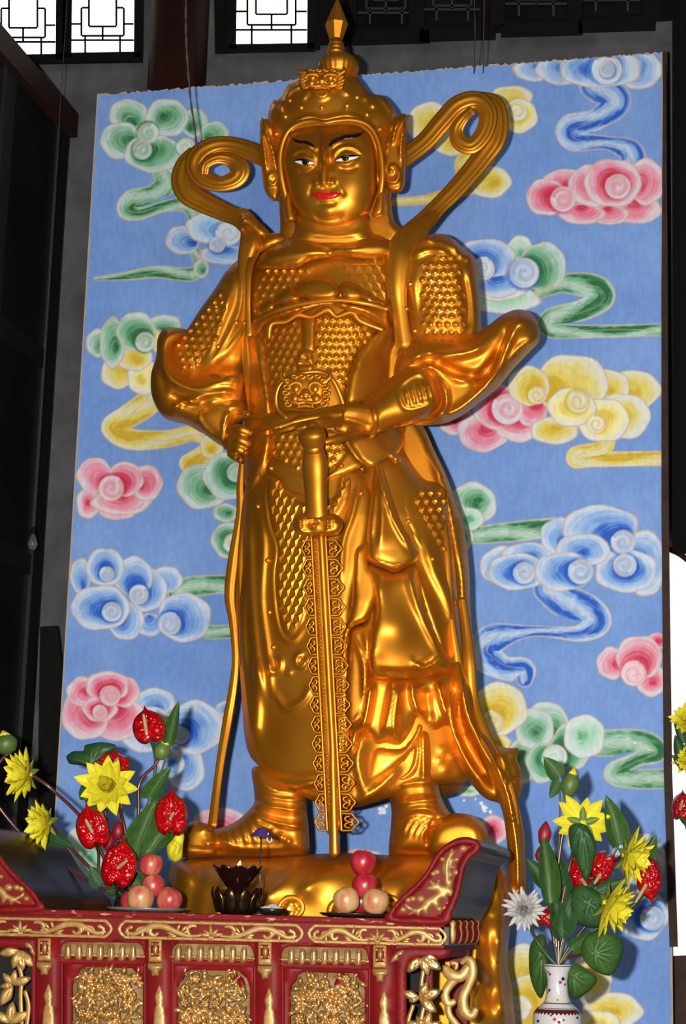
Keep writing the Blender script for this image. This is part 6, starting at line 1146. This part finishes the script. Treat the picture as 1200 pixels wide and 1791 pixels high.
anthurium(1135, 1538, 46, 74, 172, YR-.02, ((1130, 1548), (1112, 1578)), 'red anthurium at the far right seen from behind the yellow lotus', GRT, [(1100, 1590, YR), (1020, 1640, YR), N0], 8)
anthurium(1016, 1530, 44, 62, 190, YR+.02, ((1018, 1538), (1026, 1550)), 'red anthurium hidden behind the folded lotus leaf', GRT, [(1000, 1590, YR), N0], 9)
anthurium(1054, 1518, 40, 58, 200, YR-.04, ((1050, 1530), (1040, 1545)), 'small red anthurium between two yellow lotus flowers of the right vase', GRT, [(1010, 1580, YR), N0], 10)
anthurium(960, 1602, 40, 40, 20, YR+.03, ((960, 1605), (964, 1598)), 'red anthurium low behind the white chrysanthemum', GRT, [(970, 1650, YR), N0], 11)
lotusleaf([(995, 1448), (1008, 1440), (1024, 1443), (1036, 1460), (1043, 1480), (1040, 1500), (1032, 1530), (1024, 1540), (1012, 1516), (1002, 1494), (996, 1474)], YR-.12, (1018, 1446), 'dark folded lotus leaf hanging from the uppermost yellow lotus', RF, GRN2)
lotusleaf([(1018, 1650), (1030, 1634), (1052, 1624), (1074, 1634), (1090, 1650), (1088, 1672), (1082, 1690), (1068, 1706), (1048, 1702), (1030, 1690), (1018, 1672)], YR-.1, (1040, 1668), 'round green lotus leaf at the right of the vase mouth', RF, GRN, [(1000, 1672, YR), N0])
lotusleaf([(926, 1660), (936, 1640), (952, 1634), (958, 1660), (962, 1700), (954, 1730), (946, 1746), (934, 1730), (926, 1700)], YR+.03, (948, 1668), 'green lotus leaf hanging at the left of the vase neck', RF, GRN)
lotusleaf([(992, 1700), (1006, 1684), (1028, 1696), (1044, 1712), (1036, 1728), (1022, 1740), (1008, 1748), (996, 1738)], YR-.0, (1002, 1706), 'green leaf drooping at the right of the vase neck', RF, GRN)
lotusleaf([(998, 1560), (1016, 1548), (1040, 1556), (1062, 1576), (1064, 1604), (1048, 1622), (1020, 1620), (1000, 1606)], YR-.08, (1030, 1580), 'large dark leaf behind the drooping yellow lotus', RF, GRN2)
leafthing((976, 1360), (952, 1324), 32, YR, YR-.03, 'green leaf left of the standing bud', RF, [(980, 1420, YR), (975, 1550, YR), N0]); leafthing((978, 1366), (962, 1396), 22, YR, YR-.02, 'small drooping leaf below the bud', RF)
leafthing((1082, 1478), (1062, 1392), 40, YR, YR-.05, 'pointed green leaf above the right lotus flowers', RF, [(1050, 1540, YR), (990, 1640, YR), N0])
leafthing((1122, 1508), (1148, 1462), 30, YR+.03, YR, 'green leaf behind the right-turned yellow lotus', RF)
leafthing((962, 1580), (950, 1454), 36, YR-.08, YR-.08, 'long green leaf standing beside the rose bud', RF, [(968, 1640, YR), N0])
leafthing((958, 1550), (922, 1502), 34, YR+.02, YR, 'dark leaf at the left edge of the right bouquet', RF, None, LEAFD); leafthing((986, 1600), (976, 1490), 36, YR+.02, YR, 'dark upright leaf in the middle of the right bouquet', RF, None, LEAFD)
leafthing((990, 1560), (1006, 1500), 40, YR+.03, YR, 'dark leaf behind the folded lotus leaf', RF, None, LEAFD); leafthing((980, 1630), (1004, 1560), 40, YR-.05, YR-.08, 'dark green leaf low in the right bouquet', RF, None, LEAFD); leafthing((1030, 1570), (1088, 1540), 40, YR+.02, YR, 'dark leaf between the lower yellow lotuses', RF, None, LEAFD)
leafthing((982, 1640), (968, 1560), 30, YR-.04, YR-.08, 'dark leaf above the vase mouth', RF, None, LEAFD)
leafthing((1000, 1660), (1040, 1630), 26, YR, YR-.03, 'small leaf above the round lotus leaf', RF)
# white chrysanthemum
C = Vector(at(916, 1590, YR-.1)); kk = YR/F; ch = thing('chrysanthemum', C, 'white chrysanthemum beside the tip of the golden sash', 'flower', GRT); rr = random.Random(5); f = dirv(.0, .3, .9)
a0 = Vector((0, 0, 1)).cross(f).normalized(); a1 = f.cross(a0)
for ring, (n, el, ln) in enumerate([(16, -5, 1.0), (14, 18, .95), (12, 40, .85), (9, 62, .7), (5, 82, .5)]):
    for i in range(n):
        a = 2*math.pi*(i+.5*(ring % 2))/n+rr.uniform(-.15, .15); e = math.radians(el+rr.uniform(-8, 8)); d = (a0*math.cos(a)+a1*math.sin(a))*math.cos(e)+f*math.sin(e); place(PETW, 'petal', C, d, f, 38*kk*ln, 13*kk, ch, 26*kk)
V, Fc = tube3([np.array(C), at(936, 1640, YR), at(958, 1672, YR), at(*N0)], .006, 8); mesh('stem', V, Fc, GSTEM, ch)
# third bouquet, half out of the picture by the bright opening
YT = 7.2; G3 = 'flowers at the right picture edge'
lotus(1204, 1262, 30, YT, (-.3, .5, .8), [(1200, 1330, YT), (1215, 1450, YT)], 'dusky flower at the top of the bouquet by the right picture edge', G3, 12)
lotus(1206, 1330, 26, YT, (-.5, .2, .7), [(1205, 1380, YT), (1215, 1450, YT)], 'small yellow flower at the right picture edge', G3, 13)
anthurium(1192, 1410, 34, 50, 5, YT, ((1190, 1415), (1194, 1400)), 'crimson flower at the right picture edge in front of the bright opening', G3, [(1205, 1460, YT)], 14)
for i, (a, b, w, lb) in enumerate([((1190, 1330), (1182, 1285), 22, 'dark leaf above the small yellow flower by the right edge'), ((1196, 1345), (1176, 1320), 16, 'dark leaf left of the small yellow flower'), ((1205, 1440), (1184, 1404), 26, 'dark leaf over the crimson flower by the right edge'), ((1196, 1300), (1180, 1262), 18, 'dark leaf beneath the dusky flower')]): leafthing(a, b, w, YT, YT-.02, lb, 'leaves at the right picture edge', None, LEAFD)
k = YT/F; tc_ = at(1236, 1500, YT); o = mesh('plain_vase', *lathe([(.06, 0), (.08, .1), (.1, .5), (.07, .75), (.05, .9), (.06, 1.0), (.05, 1.0), (.02, .6)], (tc_[0]+.02, YT, 1.05), 24), STW); setp(o, 'brown vase just outside the right picture edge', 'vase')
sd3 = thing('side_stand', (tc_[0]+.02, YT, 0), 'dark side stand holding the brown vase at the right edge', 'stand')
boxo('stand_top', tc_[0]-.13, tc_[0]+.2, YT-.15, YT+.15, 1.02, 1.05, STW, sd3); boxo('stand_column', tc_[0]-.03, tc_[0]+.07, YT-.05, YT+.05, 0, 1.02, STW, sd3)
# ---------------------------------------------------------------- cords, bulb, glazed screen on the left
CORD = material('grey_twisted_cord', srgb(84, 66, 66), 0.8)
def cord(nm, pts, r, label, twist=True):
    P = catmull([at(*p) for p in pts], False, .02, 3); parts = []
    if twist:
        for ph in (0, math.pi):
            Q = [p+np.array([math.cos(i*.9+ph), math.sin(i*.9+ph), 0])*r*.6 for i, p in enumerate(P)]; V, Fc = tube3(np.array(Q), r*.62, 6); parts.append((V, Fc))
        V, Fc = join(parts)
    else: V, Fc = tube3(P, r, 6)
    o = mesh(nm, V, Fc, CORD); setp(o, label, 'cord'); return o
cord('twisted_cord', [(327, -150, 6.75), (325, 0, 6.8), (326, 80, 6.84), (333, 170, 6.9), (340, 220, 6.94), (345, 262, 6.97)], .0045, 'twisted grey cord hanging down to the left halo ribbon')
cord('thin_wire', [(831, -100, 7.3), (830, 0, 7.3), (831, 60, 7.3), (829, 128, 7.9)], .0022, 'left one of two thin wires hanging behind the mural top', False)
cord('thin_wire', [(848, -100, 7.6), (847, 0, 7.6), (846, 60, 7.7), (845, 128, 7.95)], .0022, 'right one of two thin wires hanging behind the mural top', False)
GB = material('clear_bulb_glass', srgb(200, 200, 200), 0.05, 0, trans=.85)
bc = at(57, 950, 7.9); bt = thing('light_bulb', bc, 'unlit clear light bulb hanging on a thin wire at the left', 'bulb'); k = 7.9/F
V, Fc = lathe([(.5*k, -14*k), (7*k, -11*k), (10*k, -3*k), (8.5*k, 5*k), (5*k, 13*k), (4*k, 18*k), (.5*k, 18.5*k)], bc, 20); mesh('glass', V, Fc, GB, bt)
V, Fc = lathe([(4.2*k, 17*k), (4.4*k, 28*k), (2*k, 31*k), (.5*k, 32*k)], bc, 14); mesh('socket', V, Fc, BLACKWOOD, bt)
V, Fc = tube3([bc+np.array([0, 0, 30*k]), bc+np.array([.0, 0, 3.2])], .002, 6); mesh('wire', V, Fc, CORD, bt)
SCREEN = material('screen_black_paint', srgb(14, 12, 12), 0.6); SGL = material('screen_grey_glass', srgb(22, 24, 26), 0.35, 0, srgb(30, 32, 34), 2); CORN = material('cornice_dark_red', srgb(46, 14, 12), 0.6)
X0 = at(118, 240, 8.45)[0]; zc = zat(212, 122, 8.45)
wl = thing('wall_left', (X0, 7, 0), None, None); setp(wl, kind='structure')
boxo('cornice', X0-.1, X0+.03, 4.4, 8.5, zc-.07, zc+.06, CORN, wl)
for yy in (8.45, 7.75, 7.05, 6.35, 5.65, 4.95): boxo('screen_post', X0-.06, X0, yy-.1, yy+.02, 0, zc, SCREEN, wl)
for zz in (.7, 1.5, 2.15, 3.25, 4.3): boxo('screen_rail', X0-.05, X0-.01, 4.4, 8.45, zz-.06, zz+.04, SCREEN, wl)
for i, yy in enumerate((8.45, 7.75, 7.05, 6.35, 5.65)): boxo('screen_pane', X0-.035, X0-.02, yy-.68, yy-.1, 0, zc-.05, SGL, wl)
o = slabpx('leaning_board', [(70, 1096), (100, 1094), (112, 1200), (84, 2440), (50, 2440)], 8.2, .05, BLACKWOOD); setp(o, 'black board leaning behind the left edge of the mural', 'board')
